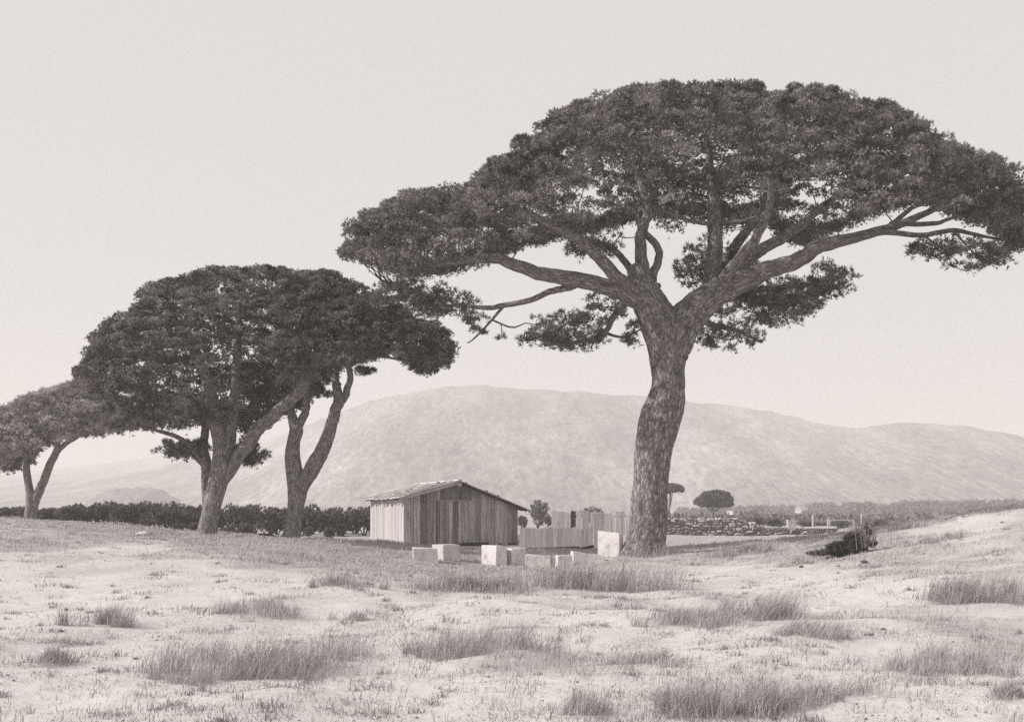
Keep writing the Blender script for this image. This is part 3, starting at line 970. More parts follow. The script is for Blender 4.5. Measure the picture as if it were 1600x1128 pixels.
ex = [('crown',) + crown_mesh(P, r, inn, pl.g, 36, 18, 7, .22, .065)]
for px, py, w, h, dy, dp, n, rr in [(22, 725, 55, 36, .3, 1, 30, .3), (48, 712, 24, 26, 0, .5, 10, .26)]:
    Pq, rq = clump(pl, px, py, w, h, dy, dp, n, rr)
    pl.connect(Pq, .02, .01, down=.1)
    ex.append(('foliage_clump',) + puff_foliage(Pq, rq, 20, 7, pl.g, .22, .06, .8, .65))
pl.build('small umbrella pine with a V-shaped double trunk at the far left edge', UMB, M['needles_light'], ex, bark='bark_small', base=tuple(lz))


# ---- two tiny pines far behind the stone wall
def far_pine(Y, trunk, limbs, top, bot, cx_px, label, seed):
    p = Pine(Y, seed)
    b = at(trunk[0][0], trunk[0][1], Y)
    b[2] = gz(b[0], b[1])
    p.limb(trunk, 'trunk', 8, .03, False, 0, 3, .6, base_z=b[2] - .05)
    for l in limbs:
        p.limb(l, sides=6, rough=.03, dens=3)
    c = at(cx_px, 800, Y)
    rx = (top[-1][0] - top[0][0]) * .5 / FPX * Y
    pads, P, r, inn = dome_crown(p, c[0], Y, rx, rx * .85, top, bot, .9, .25, .36, .28)
    p.connect(pads, .03, .015)
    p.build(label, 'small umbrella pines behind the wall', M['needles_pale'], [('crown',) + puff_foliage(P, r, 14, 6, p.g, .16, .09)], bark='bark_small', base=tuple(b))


far_pine(135, [(1113, 822, 6, 0), (1113, 806, 5, 0), (1114, 796, 5, 0), (1115, 786, 3, 0), (1116, 778, 2, 0)],
         [[(1113, 800, 3, 0), (1106, 794, 2, 0), (1100, 786, 1.5, 0)], [(1114, 799, 3, 0), (1124, 794, 2, 0), (1132, 784, 1.5, 0)]],
         [(1086, 785), (1090, 778), (1098, 770), (1106, 766), (1116, 765), (1128, 766), (1138, 769), (1142, 776), (1143, 788)],
         [(1086, 786), (1096, 790), (1108, 792), (1124, 791), (1136, 791), (1143, 788)], 1115, 'small distant umbrella pine with a round crown behind the stone wall', 31)
far_pine(150, [(1041, 820, 5, 0), (1044, 800, 4, 0), (1046, 785, 4, 0), (1047, 770, 3, 0), (1048, 762, 2, 0)],
         [[(1044, 798, 3, 0), (1048, 785, 2, 0), (1051, 768, 1.5, 0)]],
         [(1030, 765), (1034, 758), (1042, 755), (1054, 755), (1062, 757), (1066, 762), (1067, 766)],
         [(1030, 766), (1040, 769), (1052, 767), (1060, 768), (1067, 766)], 1048, 'slender distant pine with a flat top just right of the thick trunk', 32)


# ------------------------------------------------------------------ scrub and hedges
def bush_mesh(g, R, H, n, leaf, width, k=16, lobes=6):
    """leafy bush of several rounded heads, about R wide and H tall, base at z = 0"""
    c = []
    for q in range(lobes):
        a = g.uniform(0, 6.28)
        d = R * .6 * math.sqrt(g.random())
        c.append((d * math.cos(a), d * math.sin(a), H * g.uniform(.35, .8), R * g.uniform(.35, .6)))
    P, D = [], []
    for i in range(n):
        cx, cy, cz, cr = c[i % lobes]
        d = g.normal(size=3)
        d /= np.linalg.norm(d)
        f = g.uniform(.6, 1)
        z = cz + d[2] * cr * f * .75
        if z < .04:
            z = g.uniform(.04, .3)
        P.append((cx + d[0] * cr * f, cy + d[1] * cr * f, min(z, H * 1.1)))
        D.append(d + np.array((0, 0, .4)))
    return blades(np.array(P), np.array(D), k, .7, leaf, width, g)


gb = np.random.default_rng(77)
bush_meshes = []
for q in range(5):
    V, F = bush_mesh(gb, 1.25, 1.6, 330, .2, .09, 9)
    me = mesh_np('foliage', V, F)
    me.materials.append(M['scrub'])
    Vs, Fs, k = [], [], 0
    for w in range(6):
        a = gb.uniform(0, 6.28)
        e = np.array((math.cos(a) * .7, math.sin(a) * .7, 1.0))
        V, F, _ = tube(np.array([(0, 0, -.1), e * .5, e]), [.05, .035, .015], 5)
        Vs.append(V)
        Fs.append(F + k)
        k += len(V)
    st = mesh_np('stem', np.vstack(Vs), np.vstack(Fs), True)
    st.materials.append(M['twig'])
    bush_meshes.append((me, st))


def bush(px, py, Y, w, h, label, group, name='scrub_bush', mat=None):
    """px, py: foot of the bush in the photo; w, h in photo px"""
    X = (px - 800) / FPX * Y
    z0 = gz(X, Y)
    W, H = w / FPX * Y, EYE + (800 - (py - h)) / FPX * Y - z0
    t = thing(name, label, 'bush', (X, Y, z0 - .05), gb.uniform(0, 6.28), group)
    fo, st = bush_meshes[int(gb.integers(5))]
    if mat:
        fo = fo.copy()
        fo.materials.clear()
        fo.materials.append(mat)
    t.scale = (W / 2.3, W / 2.3, max(.3, H) / 1.65)
    link('foliage', fo, None, t)
    link('stem', st, None, t)
    return t


x = -40.0
HG = 'dark scrub bushes in the low hedge behind the pines'
while x < 600:
    top = np.interp(x, [-40, 40, 100, 160, 300, 420, 520, 600], [790, 789, 787, 787, 791, 790, 795, 793]) + gb.uniform(-3, 4)
    base = np.interp(x, [-40, 100, 200, 300, 600], [812, 814, 826, 836, 838])
    for row in range(2):
        Y = 76 + row * 4.5 + gb.uniform(-1, 1)
        bush(x + gb.uniform(-8, 8) + row * 14, base, Y, gb.uniform(46, 66), base - top + (gb.uniform(0, 3) if row else 0), 'dark leafy bush in the low hedge behind the pines', HG)
    x += gb.uniform(24, 34)
for px, py, Y, w, h, lb in [(278, 838, 70, 30, 22, 'small low dark bush in front of the hedge, left of the three-limbed pine'),
                            (310, 836, 71, 34, 22, 'small bush in front of the hedge beside the foot of the three-limbed pine'),
                            (385, 838, 70, 30, 20, 'small bush in front of the hedge, midway between the two pine trunks'),
                            (358, 838, 70, 26, 20, 'small bush at the hedge foot, just right of the three-limbed trunk'),
                            (482, 840, 69, 22, 18, 'small round dark bush just right of the forked pine trunk'),
                            (518, 840, 69, 26, 20, 'small dark bush in front of the hedge, between forked pine and shed'),
                            (232, 826, 72, 34, 18, 'low bush in front of the hedge, farthest left of the small bushes')]:
    bush(px, py, Y, w, h, lb, None)
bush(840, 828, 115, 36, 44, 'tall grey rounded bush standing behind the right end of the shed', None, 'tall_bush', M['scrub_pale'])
bush(818, 829, 105, 24, 26, 'low dark bush directly behind the shed eave', None)
bush(862, 829, 100, 26, 24, 'dark low bush behind the left end of the pale screen', None)
bush(928, 820, 120, 44, 27, 'dark bush showing its top over the pale screen', None)
for q, (px, w, h, lb) in enumerate([(1150, 24, 13, 'small dark bush behind the stone wall, beneath the round distant pine'), (1182, 34, 15, 'dark bush behind the stone wall, left one of two touching'),
                                    (1210, 32, 14, 'dark bush behind the stone wall, right one of two touching'), (1262, 28, 9, 'low bush behind the wall between white pillar and thin pole'),
                                    (1312, 28, 12, 'dark bush beneath the white rail beyond the wall'), (1366, 34, 14, 'bush beyond the dune, right of the white rail')]):
    bush(px, 824, 105 + q, w, h + 2, lb, None)

# far wood as one mass
gt = np.random.default_rng(5)
Vs, Fs, k = [], [], 0
for q in range(260):
    px = gt.uniform(1060, 1760)
    Y = gt.uniform(420, 520)
    top = np.interp(px, [1060, 1130, 1200, 1300, 1440, 1600, 1760], [800, 793, 790, 786, 784, 780, 778]) + gt.uniform(0, 9)
    c = at(px, top, Y)
    R = gt.uniform(2.2, 4.2)
    n = 60
    d = gt.normal(size=(n, 3))
    d /= np.linalg.norm(d, axis=1)[:, None]
    c[2] = max(c[2] - R * .6, .8)
    Pq = c + d * np.array((R, R, R * .7)) * gt.uniform(.6, 1, (n, 1))
    Pq = np.vstack([Pq, c * np.array((1, 1, 0)) + np.stack([gt.normal(size=20) * R * .7, gt.normal(size=20) * R * .7, gt.uniform(0, max(.5, c[2]), 20)], 1)])
    V, F = blades(Pq, np.tile((0, 0, 1.0), (len(Pq), 1)), 2, 1.0, 1.5, 1.3, gt)
    Vs.append(V)
    Fs.append(F + k)
    k += len(V)
link('woods', mesh_np('woods', np.vstack(Vs), np.vstack(Fs)), M['scrub'], kind='stuff')


# low scrub on the plain between the wall and the woods
Vs, Fs, k = [], [], 0
for q in range(420):
    Y = 1 / gt.uniform(1 / 420, 1 / 135)
    px = gt.uniform(1040, 1640)
    X = (px - 800) / FPX * Y
    R = gt.uniform(.8, 2.2)
    n = 26
    d = gt.normal(size=(n, 3))
    d /= np.linalg.norm(d, axis=1)[:, None]
    d[:, 2] = np.abs(d[:, 2])
    V, F = blades(np.array((X, Y, .05)) + d * np.array((R * 1.6, R, R * .55)) * gt.uniform(.5, 1, (n, 1)), d, 3, 1.0, .8, .6, gt)
    Vs.append(V)
    Fs.append(F + k)
    k += len(V)
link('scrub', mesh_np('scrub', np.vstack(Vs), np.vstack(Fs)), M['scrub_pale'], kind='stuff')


# ------------------------------------------------------------------ box-like building pieces
BOXF = np.array([(0, 3, 2, 1), (4, 5, 6, 7), (0, 1, 5, 4), (1, 2, 6, 5), (2, 3, 7, 6), (3, 0, 4, 7)])


def box_mesh(x0, x1, y0, y1, z0, z1, j=0.0, ztop=None):
    V = np.array([(x0, y0, z0), (x1, y0, z0), (x1, y1, z0), (x0, y1, z0), (x0, y0, z1), (x1, y0, z1), (x1, y1, z1), (x0, y1, z1)], float)
    if ztop is not None:
        V[4, 2], V[7, 2], V[5, 2], V[6, 2] = ztop[0], ztop[0], ztop[1], ztop[1]
    if j:
        V += rng.normal(size=V.shape) * j
    return V


def piece(name, V, mat, parent, kind=None):
    return link(name, mesh_np(name, V, BOXF), mat, parent, kind)


def beam_mesh(a, b, w, h):
    """squared timber from a to b"""
    a, b = np.asarray(a, float), np.asarray(b, float)
    t = (b - a) / np.linalg.norm(b - a)
    up = np.array((0, 0, 1.0)) if abs(t[2]) < .9 else np.array((0, 1.0, 0))
    s = np.cross(t, up)
    s /= np.linalg.norm(s)
    u = np.cross(s, t)
    q = [(-1, -1), (1, -1), (1, 1), (-1, 1)]
    return np.array([p + s * i * w / 2 + u * k * h / 2 for p in (a, b) for i, k in q])


# ------------------------------------------------------------------ the shed
TH = math.radians(20)
SW, SL = 6.35, 8.0
sx, sy = (632 - 800) / FPX * 58, 58.0
sz = -.03
shed = thing('shed', 'weathered wooden plank shed with a low gabled board roof', 'shed', (sx, sy, sz), TH)
ZL, ZP, ZR, XP = 2.52, 3.32, 2.0, 2.95


def roof_z(x):
    return ZL + (ZP - ZL) * x / XP if x <= XP else ZP + (ZR - ZP) * (x - XP) / (SW - XP)


rs = np.random.default_rng(3)
DX0, DX1, DZ = 1.75, 3.75, 2.34
# gable planks
x = 0.0
while x < SW - .05:
    w = rs.choice([.15, .2, .27, .34]) * rs.uniform(.9, 1.1)
    x1 = min(SW, x + w)
    if SW - x1 < .1:
        x1 = SW
    y = rs.uniform(-.016, .012)
    g_ = rs.uniform(.004, .014)
    mid = (x + x1) / 2
    z0 = -.05 if rs.random() < .7 else rs.uniform(0, .06)
    if DX0 < mid < DX1:
        z0 = DZ + .012                       # boards over the door
    piece('plank', box_mesh(x + g_, x1 - g_ * .5, y - .03, y, z0, 2, .003, (roof_z(x) - .03, roof_z(x1) - .03)), M['plank'], shed)
    x = x1
# door
door = link('door', mesh_np('door', box_mesh(DX0 + .02, DX1 - .02, .0, .02, .1, DZ - .02), BOXF), M['dark_wood'], shed)
x = DX0 + .015
while x < DX1 - .05:
    x1 = min(DX1 - .015, x + rs.uniform(.14, .24))
    if DX1 - x1 < .08:
        x1 = DX1 - .015
    y = rs.uniform(-.02, .008)
    piece('plank', box_mesh(x + .006, x1 - .006, y - .022, y, rs.uniform(-.02, .06), DZ - rs.uniform(.01, .03), .003), M['plank'], door)
    x = x1
piece('door_rail', box_mesh(DX0 - .05, DX1 + .05, -.07, -.046, DZ - .015, DZ + .03, .003), M['plank'], shed)
# left wall planks (along local y at x = 0)
y = 0.0
while y < SL - .05:
    y1 = min(SL, y + rs.uniform(.22, .42))
    if SL - y1 < .12:
        y1 = SL
    xo = rs.uniform(-.016, .01)
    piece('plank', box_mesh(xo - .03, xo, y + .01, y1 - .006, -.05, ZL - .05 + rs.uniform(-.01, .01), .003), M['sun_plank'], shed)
    y = y1
y = 0.0
while y < SL - .05:
    y1 = min(SL, y + .5)
    piece('plank', box_mesh(SW, SW + .03, y + .01, y1 - .01, -.05, ZR - .05, .003), M['plank'], shed)
    y = y1
x = 0.0
while x < SW - .05:
    x1 = min(SW, x + .5)
    piece('plank', box_mesh(x + .01, x1 - .01, SL, SL + .03, -.05, 2, .003, (roof_z(x) - .03, roof_z(x1) - .03)), M['plank'], shed)
    x = x1
for cx_, zt in ((.06, ZL - .08), (SW - .06, ZR - .08), (XP, ZP - .1)):
    for cy_ in (.06, SL - .06):
        piece('post', box_mesh(cx_ - .05, cx_ + .05, cy_ - .05, cy_ + .05, -.1, zt), M['dark_wood'], shed)


def on_slope(xa, ya, xb, yb, left, t0, t1):
    """a board lying on a roof slope from xa..xb, ya..yb, t0..t1 above the rafters"""
    f = (lambda q: ZL + (ZP - ZL) * q / XP) if left else (lambda q: ZP + (ZR - ZP) * (q - XP) / (SW - XP))
    return np.array([(xa, ya, f(xa) + t0), (xb, ya, f(xb) + t0), (xb, yb, f(xb) + t0), (xa, yb, f(xa) + t0),
                     (xa, ya, f(xa) + t1), (xb, ya, f(xb) + t1), (xb, yb, f(xb) + t1), (xa, yb, f(xa) + t1)], float)


for left in (True, False):
    for layer in range(2):
        y = -.42 if layer == 0 else -.3
        while y < SL + .3:
            y1 = y + rs.uniform(.22, .36)
            lift = rs.uniform(0, .03) + (.035 if layer else 0)
            if layer == 0 or rs.random() < .8:
                if left:
                    xa, xb = -.5 + rs.uniform(-.2, .14) + (rs.uniform(.1, 1.2) if layer else 0), XP + .02
                else:
                    xa, xb = XP - .02, SW + .5 + rs.uniform(-.14, .2) - (rs.uniform(.1, 1.2) if layer else 0)
                piece('roof_board', on_slope(xa, y + .012, xb, y1 - .008, left, .05 + lift, .078 + lift) + rs.normal(size=(8, 3)) * .006, M['roof_plank'], shed)
            y = y1
    # rafters under the boards and the barge board along the gable
    for y in np.linspace(.3, SL - .3, 8):
        xa, xb = (-.4, XP) if left else (XP, SW + .4)
        piece('rafter', on_slope(xa, y, xb, y + .07, left, -.05, .045), M['dark_wood'], shed)
    xa, xb = (-.35, XP) if left else (XP, SW + .45)
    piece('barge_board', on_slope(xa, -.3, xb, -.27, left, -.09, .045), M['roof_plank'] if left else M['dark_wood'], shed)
piece('ridge_board', np.array([(XP - .14, -.45, ZP + .1), (XP + .14, -.45, ZP + .1), (XP + .14, SL + .4, ZP + .1), (XP - .14, SL + .4, ZP + .1),
                               (XP - .1, -.45, ZP + .15), (XP + .1, -.45, ZP + .15), (XP + .1, SL + .4, ZP + .15), (XP - .1, SL + .4, ZP + .15)], float), M['roof_plank'], shed)
piece('ridge_beam', box_mesh(XP - .09, XP + .09, -.36, SL + .2, ZP - .2, ZP - .02), M['pale_wood'], shed)
piece('eave_beam', box_mesh(-.12, .02, -.3, SL + .2, ZL - .1, ZL - .02), M['pale_wood'], shed)


def rock_mesh(g, a, b, c, sub=1, j=.18):
    bm = bmesh.new()
    bmesh.ops.create_icosphere(bm, subdivisions=sub, radius=1.0)
    V = np.array([v.co[:] for v in bm.verts])
    F = np.array([[v.index for v in f.verts] for f in bm.faces])
    bm.free()
    V = V * (1 + g.normal(size=(len(V), 1)) * j)
    return V * np.array((a, b, c)), F


for y_, z_ in ((.35, .16), (1.5, .15), (3.1, .17), (5.2, .15), (7.2, .16)):          # poles holding the boards down, and split bits of board
    for left in (True, False):
        xa, xb = (-.55 + rs.uniform(-.2, .2), XP - .15) if left else (XP + .15, SW + .5 + rs.uniform(-.2, .2))
        f = (lambda q: ZL + (ZP - ZL) * q / XP) if left else (lambda q: ZP + (ZR - ZP) * (q - XP) / (SW - XP))
        V, F, _ = tube(np.array([(xa, y_ + rs.uniform(-.2, .2), f(xa) + z_), ((xa + xb) / 2, y_, f((xa + xb) / 2) + z_ + .03), (xb, y_ + rs.uniform(-.1, .1), f(xb) + z_)]), [.035, .045, .03], 6, .1)
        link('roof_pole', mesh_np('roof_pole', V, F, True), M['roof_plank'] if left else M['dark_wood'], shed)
for k in range(26):
    left = k % 2 == 0
    xa = rs.uniform(-.6, XP - .5) if left else rs.uniform(XP + .1, SW + .1)
    xb = xa + rs.uniform(.2, .7)
    y_ = rs.uniform(-.3, 3.0)
    V = on_slope(xa, y_, xb, y_ + rs.uniform(.06, .2), left, .15, .172)
    V[:, 2] += rs.normal(size=8) * .02 + np.where(V[:, 0] < (xa + xb) / 2, .05, -.01) * rs.uniform(-.3, 1.2)
    piece('split_board', V, M['roof_plank'] if rs.random() < .6 else M['dark_wood'], shed)

shM = Matrix.Translation((sx, sy, sz)) @ Matrix.Rotation(TH, 4, 'Z')
for lx, ly, lb in [(.4, .9, 'stone weighing down the roof boards, lowest on the bright left slope'), (1.25, .7, 'stone on the bright left roof slope, second up from the eave'), (2.2, 1.1, 'stone on the bright left roof slope, close below the ridge'),
                   (3.5, .35, 'dark stone on the right roof slope, highest up'), (4.6, .3, 'dark stone halfway down the right roof slope'), (5.3, .3, 'dark stone low on the right roof slope near the eave')]:
    lz_ = roof_z(lx) + .14
    V, F = rock_mesh(rs, .13, .11, .08)
    o = link('roof_stone', mesh_np('roof_stone', V, F), M['dark_stone'])
    o.location = shM @ Vector((lx, ly, lz_ + .04))
    tag(o, lb, 'stone', 'stones weighing down the shed roof')

# timber by the shed door; dark strips built for the shade along the fence foot
for (pa_, pb_, w, lb) in [((722, 850, 52), (764, 850, 52), .16, 'long dark timber beam lying before the shed door'),
                          ((822, 859, 50), (905, 861, 50), .14, 'dark strip of shade along the foot of the grey board fence, built as a beam'),
                          ((902, 859, 49), (928, 853, 49), .12, 'short dark strip of shade rising beside the fence post, built as a timber')]:
    p, q = at(*pa_), at(*pb_)
    p[2], q[2] = max(gz(p[0], p[1]) + w * .45, p[2]), max(gz(q[0], q[1]) + w * .45, q[2])
    o = piece('beam_shade_strip', beam_mesh((0, 0, 0), q - p, w, w), M['dark_wood'], None)
    o.location = p
    tag(o, lb, 'timber')
for px, py, Y, L, lb in [(568, 846, 57, .6, 'short dark stick on the sand left of the shed corner, outer one'), (596, 846, 56.5, .8, 'short dark stick touching the foot of the shed left wall'),
                         (424, 833, 46, 1.1, 'dark fallen branch left of the forked pine trunk')]:
    X = (px - 800) / FPX * Y
    V, F, _ = tube(np.array([(-L / 2, 0, .02), (-L * .1, .05, .09), (L * .2, 0, .05), (L / 2, -.05, .12 if L < 1 else .0)]), [.03, .06, .06, .03], 7, .1)
    o = link('fallen_branch', mesh_np('fallen_branch', V, F, True), M['dark_wood'])
    o.location = (X, Y, gz(X, Y) + .03)
    o.rotation_euler = (0, math.radians(12) if L > 1 else 0, 0)
    tag(o, lb, 'branch')


# ------------------------------------------------------------------ white cut stone blocks
def block(w, d, h, j=.02, slant=0.0):
    bm = bmesh.new()
    bmesh.ops.create_cube(bm, size=1.0)
    for v in bm.verts:
        v.co = Vector((v.co.x * w, v.co.y * d, (v.co.z + .5) * h))
        if v.co.z > h * .5:
            v.co.z -= slant * (v.co.x / w + .5) * h
        v.co += Vector(rng.normal(size=3) * j)
    bmesh.ops.bevel(bm, geom=bm.edges[:], offset=.012, segments=1, affect='EDGES')
    bmesh.ops.subdivide_edges(bm, edges=[e for e in bm.edges if e.calc_length() > .25], cuts=4, use_grid_fill=True)
    for v in bm.verts:
        n = float(fbm(v.co.x * 4, v.co.y * 4, v.co.z * 4, 12, 3))
        v.co += v.normal * (n * .02 - .05 * max(0., abs(n) - .3))
    me = bpy.data.meshes.new('stone_block')
    bm.to_mesh(me)
    bm.free()
    return me


BG = 'white cut stone blocks lying before the shed'
for px, py, Y, w, d, h, rz, sl, lb in [
        (664, 884, 37.2, .85, .75, .6, 8, 0, 'white stone block farthest left, in the grass before the shed'),
        (697, 880, 38.6, .66, .8, .64, 34, 0, 'stone block with a grey front face, second from the left'),
        (772, 877, 38.2, .5, .78, .74, 40, 0, 'tall white block with bright left side, left of a touching pair'),
        (802, 878, 38.6, .62, .7, .66, 36, 0, 'dark fronted stone block touching the tall white block'),
        (842, 886, 37.4, .86, .6, .56, -8, .12, 'low white block with a sloping top, right of the touching pair'),
        (881, 885, 37.0, .5, .5, .42, 10, 0, 'small white block leaning into the low sloping block'),
        (867, 876, 38.3, .3, .3, .34, 20, 0, 'smallest stone cube, between two white blocks'),
        (918, 879, 38.2, 1.1, .7, .5, 4, .35, 'wedge shaped white slab lowest toward the thick trunk'),
        (954, 868, 40.2, 1.0, .25, 1.02, -42, .1, 'tall upright white slab leaning beside the thick trunk')]:
    X = (px - 800) / FPX * Y
    o = link('stone_block', block(w, d, h, .015, sl), M['white_stone'])
    o.location = (X, Y, min(gz(X, Y) - .07, EYE + (800 - py) / FPX * Y + .02))
    o.rotation_euler = (0, math.radians(3 * (rng.random() - .5)), math.radians(rz))
    tag(o, lb, 'stone block', BG)

# small white stone on the left dune, its dark end built as a second stone
p = ground_at(224, 836)
V, F = rock_mesh(rng, .3, .2, .11, 2, .06)
o = link('white_stone', mesh_np('white_stone', V, F, True), M['white_stone'])
o.location = (p[0], p[1], p[2] + .04)
tag(o, 'flat white stone alone on the left dune before the hedge', 'stone')
p = ground_at(234, 836)
V, F = rock_mesh(rng, .12, .12, .09, 1, .1)
o = link('dark_stone', mesh_np('dark_stone', V, F), M['dark_stone'])
o.location = (p[0], p[1], p[2] + .03)
tag(o, 'small dark stone built as the dark end of the flat white stone on the dune', 'stone')
for px, py, r_, lb in [(103, 953, .035, 'tiny dark pebble on bare sand, upper of two at far left'), (96, 987, .03, 'tiny dark pebble on bare sand, lower of two at far left'),
                       (1380, 985, .035, 'dark pebble alone on the bright sand path at right'), (1351, 880, .09, 'dark flat stone on sand below the dark shrub'),
                       (1252, 887, .06, 'dark pebble on the sand below and left of the dark shrub'), (212, 1030, .03, 'dark pebble on sand between the two leftmost tussocks')]:
    p = ground_at(px, py)
    V, F = rock_mesh(rng, r_ * 1.2, r_, r_ * .6, 1, .12)
    o = link('pebble', mesh_np('pebble', V, F, True), M['dark_stone'])
    o.location = (p[0], p[1], p[2] + r_ * .3)
    tag(o, lb, 'pebble', 'dark pebbles on the sand')

# ------------------------------------------------------------------ grey board fence and the pale screen right of the shed
f0, f1 = at(812, 857, 57.5), at(928, 857, 57.0)
L = f1[0] - f0[0]
fz = min(gz(f0[0], f0[1]), gz(f1[0], f1[1]))
fence = thing('board_fence', 'low grey weathered board fence between the shed and the white slab', 'fence', (f0[0], f0[1], fz))
x = 0.0
while x < L - .05:
    x1 = min(L, x + rs.uniform(.2, .36))
    piece('board', box_mesh(x + .002, x1 - .002, rs.uniform(-.016, -.012), .01, -.1, 1.05 + rs.uniform(-.05, .05), .004), M['grey_wood'], fence)
    x = x1
for z in (.3, .85):
    piece('rail', box_mesh(0, L, .012, .07, z - .05, z + .05), M['grey_wood'], fence)
for x in np.linspace(.1, L - .1, 4):
    piece('post', box_mesh(x - .05, x + .05, .072, .17, -.3, 1.1), M['grey_wood'], fence)

p0 = at(936, 860, 55.5)
pz0 = gz(p0[0], p0[1])
tp = piece('wide_post', box_mesh(-.27, .27, -.09, .09, -.2, EYE + (800 - 801) / FPX * 55.5 - pz0, .01), M['grey_wood'], None)
tp.location = (p0[0], p0[1], pz0)
tag(tp, 'tall grey post of broad board standing at the fence end left of the white slab', 'post')

s0 = at(863, 832, 70)
sz0 = gz(s0[0] + 2, 70)
scr = thing('panel_screen', 'pale screen of upright panels with gaps, behind the grey board fence', 'screen', (s0[0], 70, sz0))
tops = [798, 799, 802, 800, 799, 798, 797, 799, 802, 801, 803]
edges = [0, 9, 20, 27, 29, 37, 46, 58, 66, 80, 92, 99, 106, 114, 122]
hl = lambda py: EYE + (800 - py) / FPX * 70 - sz0
mats = ['pale_wood', 'grey_wood', 'grey_wood', 'pale_wood', 'dark_wood', 'pale_wood', 'grey_wood', 'pale_wood', 'grey_wood', 'pale_wood', 'pale_wood', 'grey_wood', 'pale_wood', 'pale_wood']
for i in range(len(edges) - 1):
    a, b = edges[i] / FPX * 70, edges[i + 1] / FPX * 70
    yo = rs.uniform(-.012, .012)
    lo = hl(831) if i != 4 else hl(826)
    piece('panel', box_mesh(a + .02, b - .02, yo - .02, yo + .02, max(lo - .2, -.2), hl(tops[i % len(tops)] + rs.uniform(-1, 2)), .008), M[mats[i]], scr)
for e in (0, 29, 66, 92, 110):
    a = e / FPX * 70
    piece('post', box_mesh(a - .04, a + .04, .08, .16, -.3, hl(798)), M['pale_wood'], scr)
piece('rail', box_mesh(0, 122 / FPX * 70, .162, .22, hl(808), hl(805)), M['grey_wood'], scr)

# ------------------------------------------------------------------ dry stone wall
w0, w1 = at(985, 838, 78), at(1312, 838, 77)
WL = w1[0] - w0[0]
wz = min(gz(w0[0] + d, 77.5) for d in (0, WL / 2, WL))
wall = thing('stone_wall', 'long dry stone wall of small rough stones behind the thick trunk', 'wall', (w0[0], 78, wz))
gw = np.random.default_rng(15)


def wall_h(x):
    px = 985 + x / WL * (1312 - 985)
    return EYE + (800 - float(np.interp(px, [985, 1150, 1172, 1200, 1312], [808, 809, 814, 824, 825]))) / FPX * 78 - wz


rock_pool = [rock_mesh(gw, .5, .5, .5, 1, .16) for _ in range(10)]
rock_meshes = []
for V, F in rock_pool:
    V = np.sign(V) * np.abs(V * 2) ** .75 * .5
    me = mesh_np('stone', V, F)
    me.materials.append(M['field_stone'])
    rock_meshes.append(me)
z = -.1
row = 0
cells = []
while z < 1.6:
    hh = gw.uniform(.13, .25)
    x = gw.uniform(-.2, 0)
    while x < WL:
        ww = gw.choice([.18, .26, .34, .5, .7]) * gw.uniform(.8, 1.2)
        if z + hh * .5 < wall_h(x + ww / 2):
            cells.append((x + ww / 2, z + hh / 2, ww, hh))
        x += ww
    z += hh * .96
for x, zc, ww, hh in cells[:300] if len(cells) > 300 else cells:
    o = link('stone', rock_meshes[int(gw.integers(10))], None, wall)
    o.location = (x, gw.uniform(-.06, .04), zc + gw.normal() * .025)
    o.scale = (ww * 1.06, gw.uniform(.4, .6), hh * gw.uniform(.9, 1.4))
    o.rotation_euler = (gw.normal() * .12, gw.normal() * .16, gw.choice([0, math.pi]) + gw.normal() * .1)
if len(cells) > 300:
    Vs, Fs, k = [], [], 0
    for x, zc, ww, hh in cells[300:]:
        V, F = rock_pool[int(gw.integers(10))]
        V = np.sign(V) * np.abs(V * 2) ** .75 * .5 * np.array((ww * 1.04, .5, hh * 1.1)) + np.array((x, gw.uniform(-.06, .04), zc))
        Vs.append(V)
        Fs.append(F + k)
        k += len(V)
    link('stones', mesh_np('stones', np.vstack(Vs), np.vstack(Fs)), M['field_stone'], wall, 'stuff')
xs = np.linspace(0, WL, 24)
for a, b in zip(xs[:-1], xs[1:]):
    piece('wall_core', box_mesh(a, b, -.12, .3, -.3, max(.2, min(wall_h(a), wall_h(b)) - .12)), M['wall_core'], wall)
x = (1196 - 985) / FPX * 78
while x < WL - .3:
    ww = gw.uniform(.7, 1.3)
    x1 = min(WL, x + ww)
    piece('cap_slab', box_mesh(x + .02, x1 - .02, -.26, .3, wall_h(x + .2) - .02, wall_h(x + .2) + .06, .01), M['white_stone'], wall)
    x = x1

# white pillars, rail and poles beyond the wall
def pillar(name, px, base, top, w, Y, mat, label, cat, cap=False):
    X = (px - 800) / FPX * Y
    z0 = gz(X, Y)
    H = EYE + (800 - top) / FPX * Y - z0
    ww = w / FPX * Y
    if cap:
        t = thing(name, label, cat, (X, Y, z0))
        piece('shaft', box_mesh(-ww / 2, ww / 2, -ww / 2, ww / 2, -.2, H - .09, .006), mat, t)
        piece('cap', box_mesh(-ww * .6, ww * .6, -ww * .6, ww * .6, H - .088, H, .006), mat, t)
        return t
    V, F, _ = tube(np.array([(0, 0, -.2), (.01, 0, H * .5), (0, 0, H)]), [ww / 2, ww / 2, ww * .42], 8, .04)
    o = link(name, mesh_np(name, V, F, True), mat)
    o.location = (X, Y, z0)
    return tag(o, label, cat)


